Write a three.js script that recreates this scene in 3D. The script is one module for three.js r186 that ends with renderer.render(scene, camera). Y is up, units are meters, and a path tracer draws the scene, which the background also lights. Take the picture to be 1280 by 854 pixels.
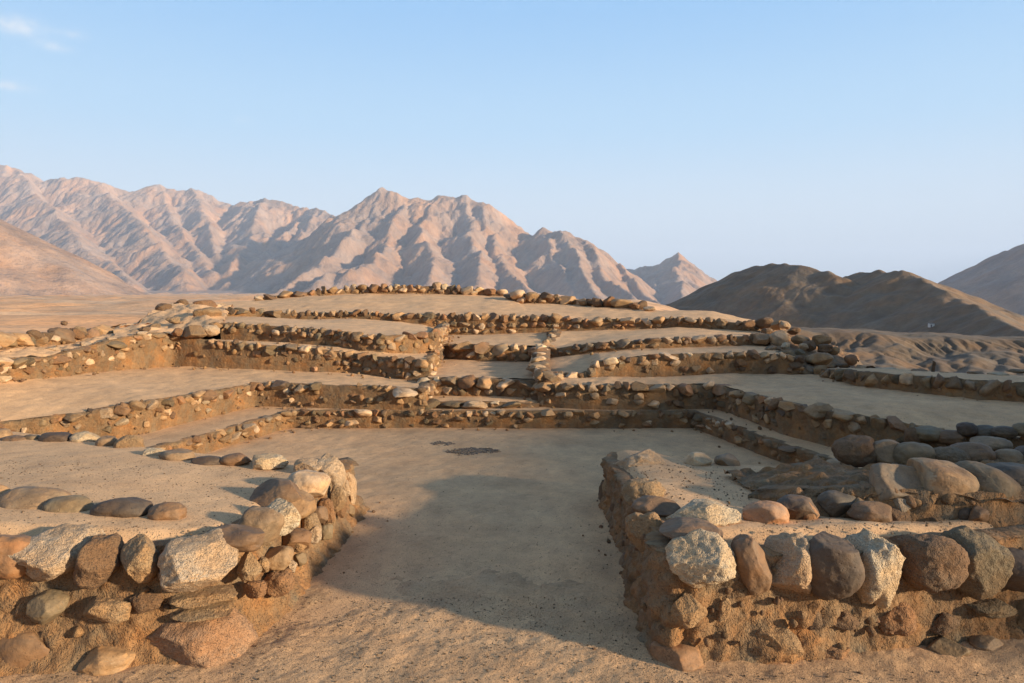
import * as THREE from 'three';
import { ImprovedNoise } from 'three/addons/math/ImprovedNoise.js';
import { mergeVertices } from 'three/addons/utils/BufferGeometryUtils.js';

// ───────────────────────── camera, sky, sun, exposure ─────────────────────────
const scene = new THREE.Scene();
const FOCAL = 853, CX = 640, CY = 427, EYE = 1.7, PITCH = Math.atan(61 / 853);
const camera = new THREE.PerspectiveCamera(2 * Math.atan(427 / FOCAL) * 180 / Math.PI, 1280 / 854, 0.1, 40000);
camera.position.set(0, EYE, 0);
camera.rotation.set(-PITCH, 0, 0);
scene.add(camera);
const renderer = new THREE.WebGLRenderer({ antialias: true });
renderer.toneMapping = THREE.LinearToneMapping;
const EXPOSURE = 2.65;
renderer.toneMappingExposure = EXPOSURE;
renderer.shadowMap.enabled = true;
renderer.shadowMap.type = THREE.PCFSoftShadowMap;

const SUN_ELEVATION = 13 * Math.PI / 180;
const SUN_DIRECTION = new THREE.Vector3(0.912, 0, 0.41).normalize().multiplyScalar(Math.cos(SUN_ELEVATION)).setY(Math.sin(SUN_ELEVATION));
const sun = new THREE.DirectionalLight(new THREE.Color().setRGB(1.0, 0.885, 0.69), 4.9);
sun.target.position.set(0, 0, -8);
sun.position.copy(SUN_DIRECTION).multiplyScalar(60).add(sun.target.position);
sun.castShadow = true;
sun.shadow.radius = 5;
sun.shadow.mapSize.set(4096, 4096);
Object.assign(sun.shadow.camera, { left: -25, right: 25, top: 25, bottom: -25, near: 1, far: 160 });
scene.add(sun, sun.target);

function pixelRay(px, py) {
  const x = (px - CX) / FOCAL, y = -(py - CY) / FOCAL, c = Math.cos(PITCH), s = Math.sin(PITCH);
  return new THREE.Vector3(x, y * c - s, -c - y * s);
}
function smooth(a, b, x) { const t = Math.min(1, Math.max(0, (x - a) / (b - a))); return t * t * (3 - 2 * t); }
const lerp = (a, b, t) => a + (b - a) * t;

const perlin = new ImprovedNoise();
const n3 = (x, y, z) => perlin.noise(x, y, z);
function fbm(x, y, z, o = 4) { let s = 0, a = 1, t = 0; for (let i = 0; i < o; i++) { s += a * n3(x, y, z); t += a; a *= 0.5; x = x * 2.03 + 7.1; y = y * 2.03 + 3.7; z = z * 2.03 + 1.9; } return s / t; }
const hash = (i, j, k) => { let t = Math.imul(i, 374761393) ^ Math.imul(j, 668265263) ^ Math.imul(k, 2147483647 ^ 97531); t = Math.imul(t ^ (t >>> 13), 1274126177); return ((t ^ (t >>> 16)) >>> 0) / 4294967296; };
/** distance to the nearest and the second nearest cell point: clods with cracks between them */
function clods(x, y, z) {
  const xi = Math.floor(x), yi = Math.floor(y), zi = Math.floor(z); let a = 9, b = 9;
  for (let i = -1; i <= 1; i++) for (let j = -1; j <= 1; j++) for (let k = -1; k <= 1; k++) {
    const X = xi + i, Y = yi + j, Z = zi + k, dx = X + hash(X, Y, Z) - x, dy = Y + hash(X + 57, Y, Z) - y, dz = Z + hash(X, Y + 91, Z) - z, d = dx * dx + dy * dy + dz * dz;
    if (d < a) { b = a; a = d; } else if (d < b) b = d;
  }
  return Math.min(1, Math.sqrt(b) - Math.sqrt(a));
}
function generator(seed) { let a = seed >>> 0; return () => { a = (a + 0x6d2b79f5) | 0; let t = Math.imul(a ^ (a >>> 15), 1 | a); t = (t + Math.imul(t ^ (t >>> 7), 61 | t)) ^ t; return ((t ^ (t >>> 14)) >>> 0) / 4294967296; }; }

{ // clear late-afternoon sky: pale at the horizon, deeper blue overhead, three thin wisps
  const W = 2048, H = 1024, data = new Float32Array(W * H * 4);
  const stops = [[-90, .50, .60, .70], [0, .80, .895, .965], [6, .71, .855, .98], [13, .47, .735, 1.0], [22, .30, .585, .955], [32, .20, .455, .875], [50, .15, .33, .67], [90, .10, .235, .51]];
  const wisps = [[20, 32, 30, 9, .75], [66, 58, 18, 4.5, .5], [90, 43, 16, 4, .4], [10, 107, 26, 4, .6], [304, 150, 12, 4, .2]].map(([px, py, w, h, a]) => {
    const d = pixelRay(px, py).normalize(); return { az: Math.atan2(d.z, d.x), el: Math.asin(d.y), w: w / FOCAL, h: h / FOCAL, a };
  });
  for (let j = 0; j < H; j++) {
    const el = ((j + .5) / H - .5) * 180; let k = 1; while (stops[k][0] < el && k < stops.length - 1) k++;
    const t = smooth(0, 1, (el - stops[k - 1][0]) / (stops[k][0] - stops[k - 1][0])) * .35 + .65 * (el - stops[k - 1][0]) / (stops[k][0] - stops[k - 1][0]);
    for (let i = 0; i < W; i++) {
      const az = ((i + .5) / W - .5) * 2 * Math.PI, o = (j * W + i) * 4; let c = 0;
      if (el > 5 && el < 40) for (const w of wisps) {
        const da = (az - w.az) * Math.cos(w.el) / w.w, de = (el * Math.PI / 180 - w.el) / w.h;
        if (Math.abs(da) < 1.6 && Math.abs(de) < 2.5) { const n = fbm(az * 130, el * 9, 3.3, 4); c += w.a * Math.max(0, Math.exp(-da * da * 2 - de * de * 1.6) * (0.75 + 1.7 * n)); }
      }
      for (let q = 0; q < 3; q++) { const b = lerp(stops[k - 1][q + 1], stops[k][q + 1], t); data[o + q] = lerp(b, [.93, .95, .98][q], Math.min(.7, c)) / EXPOSURE; }
      data[o + 3] = 1;
    }
  }
  const sky = new THREE.DataTexture(data, W, H, THREE.RGBAFormat, THREE.FloatType);
  sky.mapping = THREE.EquirectangularReflectionMapping; sky.magFilter = sky.minFilter = THREE.LinearFilter; sky.needsUpdate = true;
  scene.background = sky; scene.environment = sky;
}
scene.fog = new THREE.FogExp2(new THREE.Color().setRGB(.72, .82, 1.0), 0.000115);

// ───────────────────────── helpers: positions, textures, materials ─────────────────────────
const V = (x, y, z) => new THREE.Vector3(x, y, z);
/** photograph pixel on a level plane of height h */
function onLevel(px, py, h) { const r = pixelRay(px, py), t = (h - EYE) / r.y; return V(r.x * t, h, r.z * t); }
/** photograph pixel at forward distance d */
function atDepth(px, py, d) { const r = pixelRay(px, py), t = -d / r.z; return V(r.x * t, EYE + r.y * t, -d); }

const TEX = 1024;
function tileNoise(size, cells, seed) { // periodic value noise, smooth
  const r = generator(seed), lat = new Float32Array(cells * cells).map(() => r()), out = new Float32Array(size * size);
  const idx = new Int32Array(size), fr = new Float32Array(size);
  for (let i = 0; i < size; i++) { const f = i / size * cells; idx[i] = Math.floor(f); const t = f - idx[i]; fr[i] = t * t * (3 - 2 * t); }
  for (let j = 0; j < size; j++) { const j0 = idx[j] * cells, j1 = ((idx[j] + 1) % cells) * cells, v = fr[j];
    for (let i = 0; i < size; i++) { const i0 = idx[i], i1 = (i0 + 1) % cells, u = fr[i];
      out[j * size + i] = (lat[j0 + i0] * (1 - u) + lat[j0 + i1] * u) * (1 - v) + (lat[j1 + i0] * (1 - u) + lat[j1 + i1] * u) * v; } }
  return out;
}
function tileFbm(size, cells, octaves, gain, seed) {
  const out = new Float32Array(size * size); let a = 1, t = 0;
  for (let o = 0; o < octaves; o++) { const n = tileNoise(size, Math.min(cells << o, size), seed + o * 17); for (let i = 0; i < out.length; i++) out[i] += a * n[i]; t += a; a *= gain; }
  for (let i = 0; i < out.length; i++) out[i] /= t;
  return out;
}
function speckle(field, size, count, rMin, rMax, value, seed) { // small round grains stamped into a field
  const r = generator(seed);
  for (let k = 0; k < count; k++) {
    const cx = r() * size, cy = r() * size, rad = rMin + (rMax - rMin) * r() ** 3, v = value * (.5 + r()), e = .6 + .8 * r(), R = Math.ceil(rad * 1.5);
    for (let y = -R; y <= R; y++) for (let x = -R; x <= R; x++) {
      const q = Math.sqrt((x * e) ** 2 + (y / e) ** 2) / rad; if (q >= 1) continue;
      const i = ((Math.floor(cy + y) % size + size) % size) * size + (Math.floor(cx + x) % size + size) % size; field[i] += v * (1 - q * q);
    }
  }
}
function grayTexture(field, size, srgb, tint, warm, amount = .1) {
  const data = new Uint8Array(size * size * 4);
  for (let i = 0; i < size * size; i++) { const v = Math.min(1, Math.max(0, field[i])); const w = warm ? (warm[i] - .5) * 2 * amount : 0; for (let q = 0; q < 3; q++) data[i * 4 + q] = 255 * Math.min(1, v * (tint ? tint[q] : 1) * (1 + w * [.55, -.1, -1][q])); data[i * 4 + 3] = 255; }
  const t = new THREE.DataTexture(data, size, size); t.wrapS = t.wrapT = THREE.RepeatWrapping; t.magFilter = THREE.LinearFilter; t.minFilter = THREE.LinearMipmapLinearFilter; t.generateMipmaps = true;
  if (srgb) t.colorSpace = THREE.SRGBColorSpace; t.needsUpdate = true; return t;
}
function repeated(t, s) { const c = t.clone(); c.repeat.set(s, s); c.needsUpdate = true; return c; }

const sandColour = tileFbm(TEX, 6, 8, .72, 11).map((v) => .88 + (v - .5) * .30);
speckle(sandColour, TEX, 26000, .8, 2.6, -.16, 5); speckle(sandColour, TEX, 20000, .8, 2.4, .12, 6); speckle(sandColour, TEX, 900, 2, 5.5, -.2, 7);
const sandRelief = tileFbm(TEX, 8, 8, .66, 21).map((v) => .3 + .4 * v);
speckle(sandRelief, TEX, 30000, .9, 3, .14, 5); speckle(sandRelief, TEX, 900, 2, 6, .3, 7);
const mudColour = tileFbm(TEX, 5, 8, .7, 31).map((v) => .86 + (v - .5) * .40);
speckle(mudColour, TEX, 9000, 1, 4, .10, 8); speckle(mudColour, TEX, 9000, 1, 4, -.12, 9);
const mudRelief = tileFbm(TEX, 10, 7, .62, 41);
speckle(mudRelief, TEX, 7000, 1, 7, .15, 8); speckle(mudRelief, TEX, 5000, 1, 6, -.18, 9);
const graniteColour = tileFbm(512, 4, 7, .75, 51).map((v) => .86 + (v - .5) * .30);
speckle(graniteColour, 512, 7000, .8, 2.6, -.13, 12); speckle(graniteColour, 512, 7000, .8, 3.2, .14, 13);
const graniteRelief = tileFbm(512, 8, 6, .7, 61); speckle(graniteRelief, 512, 5000, 1, 4.5, .16, 12); speckle(graniteRelief, 512, 2500, 1, 6, -.22, 13);
const cobbleColour = tileFbm(512, 4, 7, .72, 71).map((v) => .86 + (v - .5) * .62);
speckle(cobbleColour, 512, 3500, .8, 2.8, -.12, 14); speckle(cobbleColour, 512, 2500, .8, 2.4, .10, 114);
const cobbleRelief = tileFbm(512, 6, 6, .55, 81); speckle(cobbleRelief, 512, 700, 1, 5, -.12, 15);
const hillColour = tileFbm(TEX, 8, 8, .74, 91).map((v) => .86 + (v - .5) * .48); speckle(hillColour, TEX, 9000, 1, 3.2, -.16, 16);
const hillRelief = tileFbm(TEX, 8, 8, .62, 95);

const T = {
  sand: grayTexture(sandColour, TEX, true, [1, .985, .965]), sandBump: grayTexture(sandRelief, TEX), mud: grayTexture(mudColour, TEX, true, null, tileFbm(TEX, 4, 5, .65, 191), .3), mudBump: grayTexture(mudRelief, TEX),
  granite: grayTexture(graniteColour, 512, true, null, tileFbm(512, 3, 5, .65, 181), .15), graniteBump: grayTexture(graniteRelief, 512), cobble: grayTexture(cobbleColour, 512, true, null, tileFbm(512, 3, 4, .6, 171), .2), cobbleBump: grayTexture(cobbleRelief, 512),
  hill: grayTexture(hillColour, TEX, true, null, tileFbm(TEX, 4, 5, .65, 195), .2), hillBump: grayTexture(hillRelief, TEX),
};
function earth(r, g, b, map, bump, metres, bumpScale, roughness = 1) {
  return new THREE.MeshStandardMaterial({ color: new THREE.Color().setRGB(r, g, b), map: repeated(map, 1 / metres), bumpMap: repeated(bump, 1 / metres), bumpScale, roughness, metalness: 0, vertexColors: true });
}
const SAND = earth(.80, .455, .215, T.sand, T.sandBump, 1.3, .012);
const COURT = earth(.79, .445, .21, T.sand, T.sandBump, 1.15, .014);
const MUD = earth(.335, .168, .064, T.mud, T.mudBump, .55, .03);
const GRAVEL = earth(.72, .41, .195, T.sand, T.sandBump, .8, .024);
const DESERT = earth(.90, .45, .19, T.hill, T.hillBump, 90, .9);
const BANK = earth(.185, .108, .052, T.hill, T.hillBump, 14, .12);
const MOUNTAIN = earth(.42, .240, .142, T.hill, T.hillBump, 420, 14);
const DARKHILL = earth(.235, .135, .063, T.hill, T.hillBump, 40, .7);

const PALETTE = { cream: [0.60, 0.37, 0.195], pale: [0.66, 0.44, 0.24], tan: [0.419, 0.230, 0.096], orange: [0.338, 0.153, 0.055], red: [0.43, 0.215, 0.098], brown: [0.223, 0.115, 0.048], dark: [0.121, 0.069, 0.034], grey: [0.285, 0.168, 0.080], slate: [0.14, 0.088, 0.045], olive: [0.236, 0.144, 0.063] };
const STONE = {};
for (const [k, c] of Object.entries(PALETTE)) {
  const g = k === 'cream' || k === 'pale' || k === 'tan' || k === 'orange' || k === 'red';
  for (const rough of [0, 1]) STONE[k + rough] = new THREE.MeshStandardMaterial({ color: new THREE.Color().setRGB(...c), map: repeated(rough ? T.granite : T.cobble, rough ? 1 / .34 : 1 / .5), bumpMap: repeated(rough ? T.graniteBump : T.cobbleBump, rough ? 1 / .34 : 1 / .5), bumpScale: rough ? .02 : .013, roughness: rough ? .95 : .78, metalness: 0 });
  STONE[k] = STONE[k + (g ? 1 : 0)];
}

// ───────────────────────── helpers: objects ─────────────────────────
const taken = new Map();
function numbered(n) { const k = taken.get(n) || 0; taken.set(n, k + 1); return k ? n + '_' + String(k).padStart(3, '0') : n; }
function lit(o) { o.castShadow = true; o.receiveShadow = true; return o; }
function tag(o, label, category, group, kind) { o.userData.label = label; o.userData.category = category; if (group) o.userData.group = group; if (kind) o.userData.kind = kind; return o; }
function thing(name, label, category, position, group) { const o = new THREE.Group(); o.name = numbered(name); if (position) o.position.copy(position); tag(o, label, category, group); scene.add(o); o.userData.kind = 'thing'; return o; }
function structure(name, geometry, material, label, category) { const m = lit(new THREE.Mesh(geometry, material)); m.name = numbered(name); tag(m, label, category, null, 'structure'); scene.add(m); return m; }
function part(name, geometry, material, parent) { const m = lit(new THREE.Mesh(geometry, material)); m.name = name; parent.add(m); return m; }

/** grid sheet: f(u, v) gives a world point; uv in metres from the ground plan or along the sheet */
function sheet(nu, nv, f, { tone = .12, toneScale = 1.2, plan = true, origin } = {}) {
  const pos = new Float32Array((nu + 1) * (nv + 1) * 3), uv = new Float32Array((nu + 1) * (nv + 1) * 2), col = new Float32Array((nu + 1) * (nv + 1) * 3), index = [];
  for (let j = 0; j <= nv; j++) for (let i = 0; i <= nu; i++) {
    const k = j * (nu + 1) + i, r = f(i / nu, j / nv), p = r.p || r; pos.set([p.x - (origin ? origin.x : 0), p.y - (origin ? origin.y : 0), p.z - (origin ? origin.z : 0)], k * 3);
    if (r.uv) uv.set(r.uv, k * 2); else uv.set([p.x, p.z], k * 2);
    const c = 1 + tone * 1.6 * fbm(p.x / toneScale, p.y / toneScale + 5, p.z / toneScale, 4), w = tone * .35 * fbm(p.x / toneScale + 40, p.y / toneScale, p.z / toneScale, 3);
    col.set([.95 * (c + w), .95 * c, .95 * (c - w)], k * 3);
  }
  for (let j = 0; j < nv; j++) for (let i = 0; i < nu; i++) { const a = j * (nu + 1) + i, b = a + 1, c = a + nu + 1, d = c + 1; index.push(a, b, d, a, d, c); }
  const g = new THREE.BufferGeometry();
  g.setAttribute('position', new THREE.BufferAttribute(pos, 3)); g.setAttribute('uv', new THREE.BufferAttribute(uv, 2)); g.setAttribute('color', new THREE.BufferAttribute(col, 3));
  g.setIndex(index); g.computeVertexNormals(); return g;
}

/** polyline with arc length; at(t) for t in 0..1 */
class Line {
  constructor(points) { this.p = points; this.s = [0]; for (let i = 1; i < points.length; i++) this.s.push(this.s[i - 1] + points[i].distanceTo(points[i - 1])); this.length = this.s[this.s.length - 1]; }
  locate(t) { const s = t * this.length; let i = 1; while (i < this.s.length - 1 && this.s[i] < s) i++; return [i, Math.min(1, Math.max(0, (s - this.s[i - 1]) / (this.s[i] - this.s[i - 1] || 1)))]; }
  at(t) { const [i, q] = this.locate(t); return this.p[i - 1].clone().lerp(this.p[i], q); }
  node(i, q) { return this.p[i - 1].clone().lerp(this.p[i], q); }
}

// ───────────────────────── stones ─────────────────────────
const icoCache = {};
function ico(detail) {
  if (!icoCache[detail]) { let g = new THREE.IcosahedronGeometry(1, detail); g.deleteAttribute('uv'); g.deleteAttribute('normal'); icoCache[detail] = mergeVertices(g, 1e-5); }
  return icoCache[detail].clone();
}
function boxUV(g, scale = 1, shift = 0) { // per-face box mapping, keeps smooth normals
  const o = g.toNonIndexed(), p = o.attributes.position, uv = new Float32Array(p.count * 2);
  const a = V(), b = V(), c = V(), n = V();
  for (let i = 0; i < p.count; i += 3) {
    a.fromBufferAttribute(p, i); b.fromBufferAttribute(p, i + 1); c.fromBufferAttribute(p, i + 2);
    n.copy(b).sub(a).cross(c.clone().sub(a)); const x = Math.abs(n.x), y = Math.abs(n.y), z = Math.abs(n.z);
    [a, b, c].forEach((q, k) => { const w = x > y && x > z ? [q.z, q.y] : y > z ? [q.x, q.z] : [q.x, q.y]; uv[(i + k) * 2] = w[0] * scale + shift; uv[(i + k) * 2 + 1] = w[1] * scale + shift * 1.7; });
  }
  o.setAttribute('uv', new THREE.BufferAttribute(uv, 2)); return o;
}
/** one stone filling a box of the given size: a rounded block worn, split and pitted */
function stoneGeometry(seed, detail, size, { power = 3, cuts = 3, lump = .2, rough = .05, cutDepth = .66, shear = 0 } = {}) {
  const r = generator(seed * 7919 + 13), g = ico(detail), p = g.attributes.position, q = new THREE.Quaternion().setFromEuler(new THREE.Euler((r() - .5) * .7, (r() - .5) * 1.2, (r() - .5) * .7)), qi = q.clone().invert();
  const planes = []; for (let k = 0; k < cuts; k++) { const n = V(r() - .5, (r() - .5) * .9, r() - .5).normalize(); planes.push([n, cutDepth + .22 * r()]); }
  const v = V(), n = V(), sx = r() * 50, sy = r() * 50;
  for (let i = 0; i < p.count; i++) {
    n.fromBufferAttribute(p, i).normalize(); v.copy(n).applyQuaternion(q);
    const rad = 1 / Math.pow(Math.abs(v.x) ** power + Math.abs(v.y) ** power + Math.abs(v.z) ** power, 1 / power);
    v.multiplyScalar(rad * (1 + lump * 1.5 * fbm(n.x * 1.1 + sx, n.y * 1.1 + sy, n.z * 1.1, 2))).applyQuaternion(qi);
    for (const [m, d] of planes) { const e = v.dot(m) - d; if (e > -.03) v.addScaledVector(m, -(e > .03 ? e * .95 : (e + .03) ** 2 / .12)); }
    v.multiplyScalar(1 + rough * 1.7 * fbm(n.x * 4 + sx, n.y * 4, n.z * 4 + sy, 3) + (detail > 6 ? rough * (.8 * fbm(n.x * 15 + sy, n.y * 15, n.z * 15 + sx, 3) - 1.3 * Math.abs(fbm(n.x * 2.6 + sy, n.y * 2.6 + 4, n.z * 2.6 + sx, 3))) : 0));
    v.x += shear * v.y;
    p.setXYZ(i, v.x, v.y, v.z);
  }
  g.computeBoundingBox(); const bb = g.boundingBox, c = bb.getCenter(V()), s = bb.getSize(V());
  g.translate(-c.x, -c.y, -c.z); g.scale(size.x / s.x, size.y / s.y, size.z / s.z); g.computeVertexNormals();
  return g;
}
const VARIANTS = []; // shared shapes for the smaller wall stones
for (let k = 0; k < 26; k++) VARIANTS.push(boxUV(stoneGeometry(500 + k, 4, V(1, 1, 1), { power: 2.8 + (k % 6) * .6, cuts: 3 + k % 5, lump: .26, rough: .08, cutDepth: .56 }), .2, k * .137));
const SMALL = []; for (let k = 0; k < 5; k++) SMALL.push(boxUV(stoneGeometry(900 + k, 1, V(1, 1, 1), { power: 2.5, cuts: 3, lump: .2, rough: .04 }), .1, k * .2));
function pick(r, list) { let t = 0; for (const e of list) t += e[1]; t *= r(); for (const e of list) if ((t -= e[1]) <= 0) return e[0]; return list[0][0]; }
const MIX = [['tan', 7], ['olive', 2], ['brown', 1.6], ['orange', 2.4], ['grey', 1.8], ['cream', 2.6], ['dark', .35], ['red', .5]];
const WARMMIX = [['tan', 5], ['orange', 2.6], ['cream', 4], ['brown', 1.2], ['olive', 1], ['pale', .8]];

const STONE_KIND = (c) => /\d$/.test(c) ? c : c + (['cream', 'pale', 'tan', 'orange', 'red'].includes(c) ? 1 : 0);
let heroSeed = 1;
/** an individually observed stone: box in the photograph plus its centre's height or distance */
function hero(parent, [x0, y0, x1, y1], { h, d, colour = 'tan', dep = .9, roll = 0, name = 'stone', material, ...shape }) {
  const cx = (x0 + x1) / 2, cy = (y0 + y1) / 2, c = d ? atDepth(cx, cy, d) : onLevel(cx, cy, h), dist = -c.z;
  const w = (x1 - x0) * dist / FOCAL, tall = (y1 - y0) * dist / FOCAL, view = Math.atan2(EYE - c.y, dist), depth = w * dep;
  const high = Math.sqrt(Math.max((.55 * tall) ** 2, tall * tall - (depth * Math.sin(view)) ** 2)) / Math.cos(view);
  const worn = /0$/.test(STONE_KIND(colour)); if (worn) { shape.lump ??= .12; shape.rough ??= .028; }
  const seed = heroSeed++, g = boxUV(stoneGeometry(seed, shape.detail || 15, V(w, high, depth), shape), 1, seed * .31);
  const m = part(name, g, material || STONE[colour], parent); m.position.copy(c).sub(parent.position); m.rotation.z = roll; m.rotation.y = shape.yaw || 0; return m;
}

/** a retaining wall: mud face between a base line and a crest line, crest stones and face stones */
function wall(name, label, base, top, o = {}) {
  const B = new Line(base), Tn = new Line(top), origin = base[Math.floor(base.length / 2)].clone(), g = thing(name, label, o.category || 'wall', origin, o.group), r = generator(o.seed || 1);
  const cell = o.cell || .045, nu = Math.max(4, Math.round(B.length / cell)), high = base.reduce((s, b, i) => s + top[i].y - b.y, 0) / base.length, nv = Math.max(4, Math.round(high / cell));
  const rows = nv + 4, bumpy = o.bumpy ?? .03, talus = o.talus || 0;
  const outward = (i) => { const a = base[Math.max(0, i - 1)], b = base[Math.min(base.length - 1, i + 1)], t = b.clone().sub(a).setY(0).normalize(), n = V(-t.z, 0, t.x); return n.multiplyScalar(o.flip ? -1 : 1); };
  const normals = base.map((b, i) => outward(i));
  const facing = (i, q) => normals[i - 1].clone().lerp(normals[i], q).normalize();
  const at = (t, v) => { const [i, q] = B.locate(t), b = B.node(i, q), c = Tn.node(i, q), n = facing(i, q); return { p: b.lerp(c, v), n, i, q }; };
  const geo = sheet(nu, rows, (u, w) => {
    const j = w * rows, v = Math.min(1, (j - 1) / nv), { p, n } = at(u, Math.max(0, v)); let push = 0;
    if (j < 1) { p.y -= .12; push = .02; }
    const k = (o.noise || 1) * 1; push += bumpy * (1.5 * fbm(p.x * 3.1 * k, p.y * 4.5 * k, p.z * 3.1 * k, 4) + .7 * Math.abs(fbm(p.x * 9 * k + 5, p.y * 9 * k, p.z * 9 * k, 3)));
    if (o.fine) { const wx = .06 * fbm(p.x * 8, p.y * 8, p.z * 8, 3), c1 = clods((p.x + wx) * 8, (p.y + wx) * 10, p.z * 8), c2 = clods((p.x - wx) * 21, p.y * 21, (p.z + wx) * 21), patch = smooth(-.25, .2, fbm(p.x * 2.2, p.y * 2.2 + 7, p.z * 2.2, 2));
      push += o.fine * (1.9 * smooth(0, .42, c1) * patch + .75 * smooth(0, .5, c2) + 1.5 * fbm(p.x * 14, p.y * 14, p.z * 14, 4)); }
    if (talus) push += talus * Math.exp(-Math.max(0, v) * high / (o.talusHeight || .12));
    if (j > nv + 1) { const e = (j - nv - 1) / 3; p.addScaledVector(n, -.02 - .16 * e); p.y += .012 * Math.sin(e * 3) - .03 * e + .02 * fbm(p.x * 5, 1, p.z * 5, 3); push *= 1 - e; }
    else p.y += .03 * v * fbm(p.x * 2.6, 9, p.z * 2.6, 3);
    return { p: p.clone().addScaledVector(n, push), uv: [u * B.length, w * rows * cell] };
  }, { tone: .2, toneScale: .5, origin });
  part('mud_face', geo, o.material || MUD, g);
  const place = (t, v, w, hgt, dep, lift, out, mix, roll = .3) => {
    const { p, n } = at(t, v), m = part('stone', VARIANTS[Math.floor(r() * VARIANTS.length)], STONE[pick(r, mix) + (r() < .45 ? 1 : 0)], g);
    m.position.copy(p).addScaledVector(n, out).sub(origin); m.position.y += lift; m.scale.set(w, hgt, dep);
    m.rotation.set((r() - .5) * .5, Math.atan2(n.x, n.z) + (r() - .5) * .5 + (r() < .5 ? Math.PI : 0), (r() - .5) * roll, 'YXZ'); return m;
  };
  const cap = o.cap === false ? null : { w: [.10, .2], h: [.09, .14], gap: .01, lift: .0, skip: .08, from: 0, to: 1, ...o.cap }, mix = o.mix || MIX;
  if (cap) for (let s = cap.from * B.length; s < cap.to * B.length;) {
    const w = lerp(cap.w[0] * .8, cap.w[1] * 1.2, r() ** 1.5) * (r() < .1 ? 1.45 : 1), h = lerp(cap.h[0], cap.h[1], r()) * Math.min(1.15, .75 + w / cap.w[1] * .4);
    if (s + w > cap.to * B.length + .05) break;
    if (r() > cap.skip) place((s + w / 2) / B.length, 1, w * 1.06, h, lerp(.9, 1.3, r()) * Math.max(w, h) * 1.05, cap.lift + h * lerp(-.42, -.1, r()), lerp(-.05, .01, r()), mix);
    s += w + cap.gap * r() * 2;
  }
  for (const f of o.face || []) { // rows of stones set in the face
    for (let s = (f.from || 0) * B.length; s < (f.to || 1) * B.length;) {
      const w = lerp(f.w[0], f.w[1], r()), h = lerp(f.h[0], f.h[1], r());
      if (r() < f.density) place((s + w / 2) / B.length, Math.min(.95, Math.max(.04, f.v + (r() - .5) * (f.scatter ?? .1))), w, h, w * .8, 0, lerp(-.02, .012, r()) * (f.out ?? 1), f.mix || mix, f.roll ?? .5);
      s += w * lerp(1.0, 1.25, r());
    }
  }
  const many = Math.round((o.chink ?? 15) * B.length * Math.max(.2, high) / .3);
  if (many) { // wedging stones too small to pick apart
    const m = lit(new THREE.InstancedMesh(SMALL[(o.seed || 0) % SMALL.length], STONE.tan1, many)), M = new THREE.Matrix4(), q = new THREE.Quaternion(), c = new THREE.Color(); m.name = 'small_stones'; m.userData.kind = 'stuff'; m.userData.label = 'small wedging stones in the mud';
    for (let k = 0; k < many; k++) {
      const foot = r() < .3, { p, n } = at(r(), foot ? 0 : r() ** .8), sz = lerp(o.chinkSize?.[0] ?? .02, o.chinkSize?.[1] ?? .075, r() ** 1.6) * (foot ? .6 : 1); q.setFromEuler(new THREE.Euler(r() * 6, r() * 6, r() * 6));
      if (foot) { p.addScaledVector(n, .04 + .28 * r() ** 2); p.y += .004; }
      M.compose(p.addScaledVector(n, foot ? 0 : bumpy * .5 + lerp(-.025, .006, r()) + (o.fine || 0) * .7).sub(origin), q, V(sz * 1.3, sz, sz * (.7 + .5 * r()))); m.setMatrixAt(k, M); const t = lerp(.55, 1.35, r()); m.setColorAt(k, c.setRGB(t, t * lerp(.9, 1, r()), t * lerp(.82, 1, r())));
    }
    g.add(m);
  }
  return g;
}
/** wall nodes from the photograph: [column, base row, crest row, base height or {d}] */
function nodes(list) {
  const base = [], top = [];
  for (const [x, yb, yt, h] of list) { const b = typeof h === 'object' ? atDepth(x, yb, h.d) : onLevel(x, yb, h); base.push(b); top.push(atDepth(x, yt, -b.z + .03)); }
  return { base, top };
}
/** terrace fill between a front edge and a back edge */
function terrace(name, label, front, back, { nu = 90, nv = 24, material = SAND, rough = .012, under = .1, inset = .035, rise = 0, seed = 0 } = {}) {
  const F = new Line(front), K = new Line(back);
  const g = sheet(nu, nv, (u, v) => {
    const a = F.at(u), b = K.at(u), span = Math.max(.3, a.distanceTo(b)), w = inset / span + v * (1 + (under - inset) / span), p = a.clone().lerp(b, w);
    p.y += -.004 + rise * Math.sin(Math.PI * Math.min(1, Math.max(0, v))) + rough * (2.2 * fbm(p.x * .9 + seed, 2, p.z * .9, 3) + fbm(p.x * 5, seed, p.z * 5, 3) + .5 * fbm(p.x * 11, seed, p.z * 11, 2));
    return p;
  }, { tone: .1, toneScale: .9 });
  return structure(name, g, material, label, 'terrace');
}
console.log('helpers ready');

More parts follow.
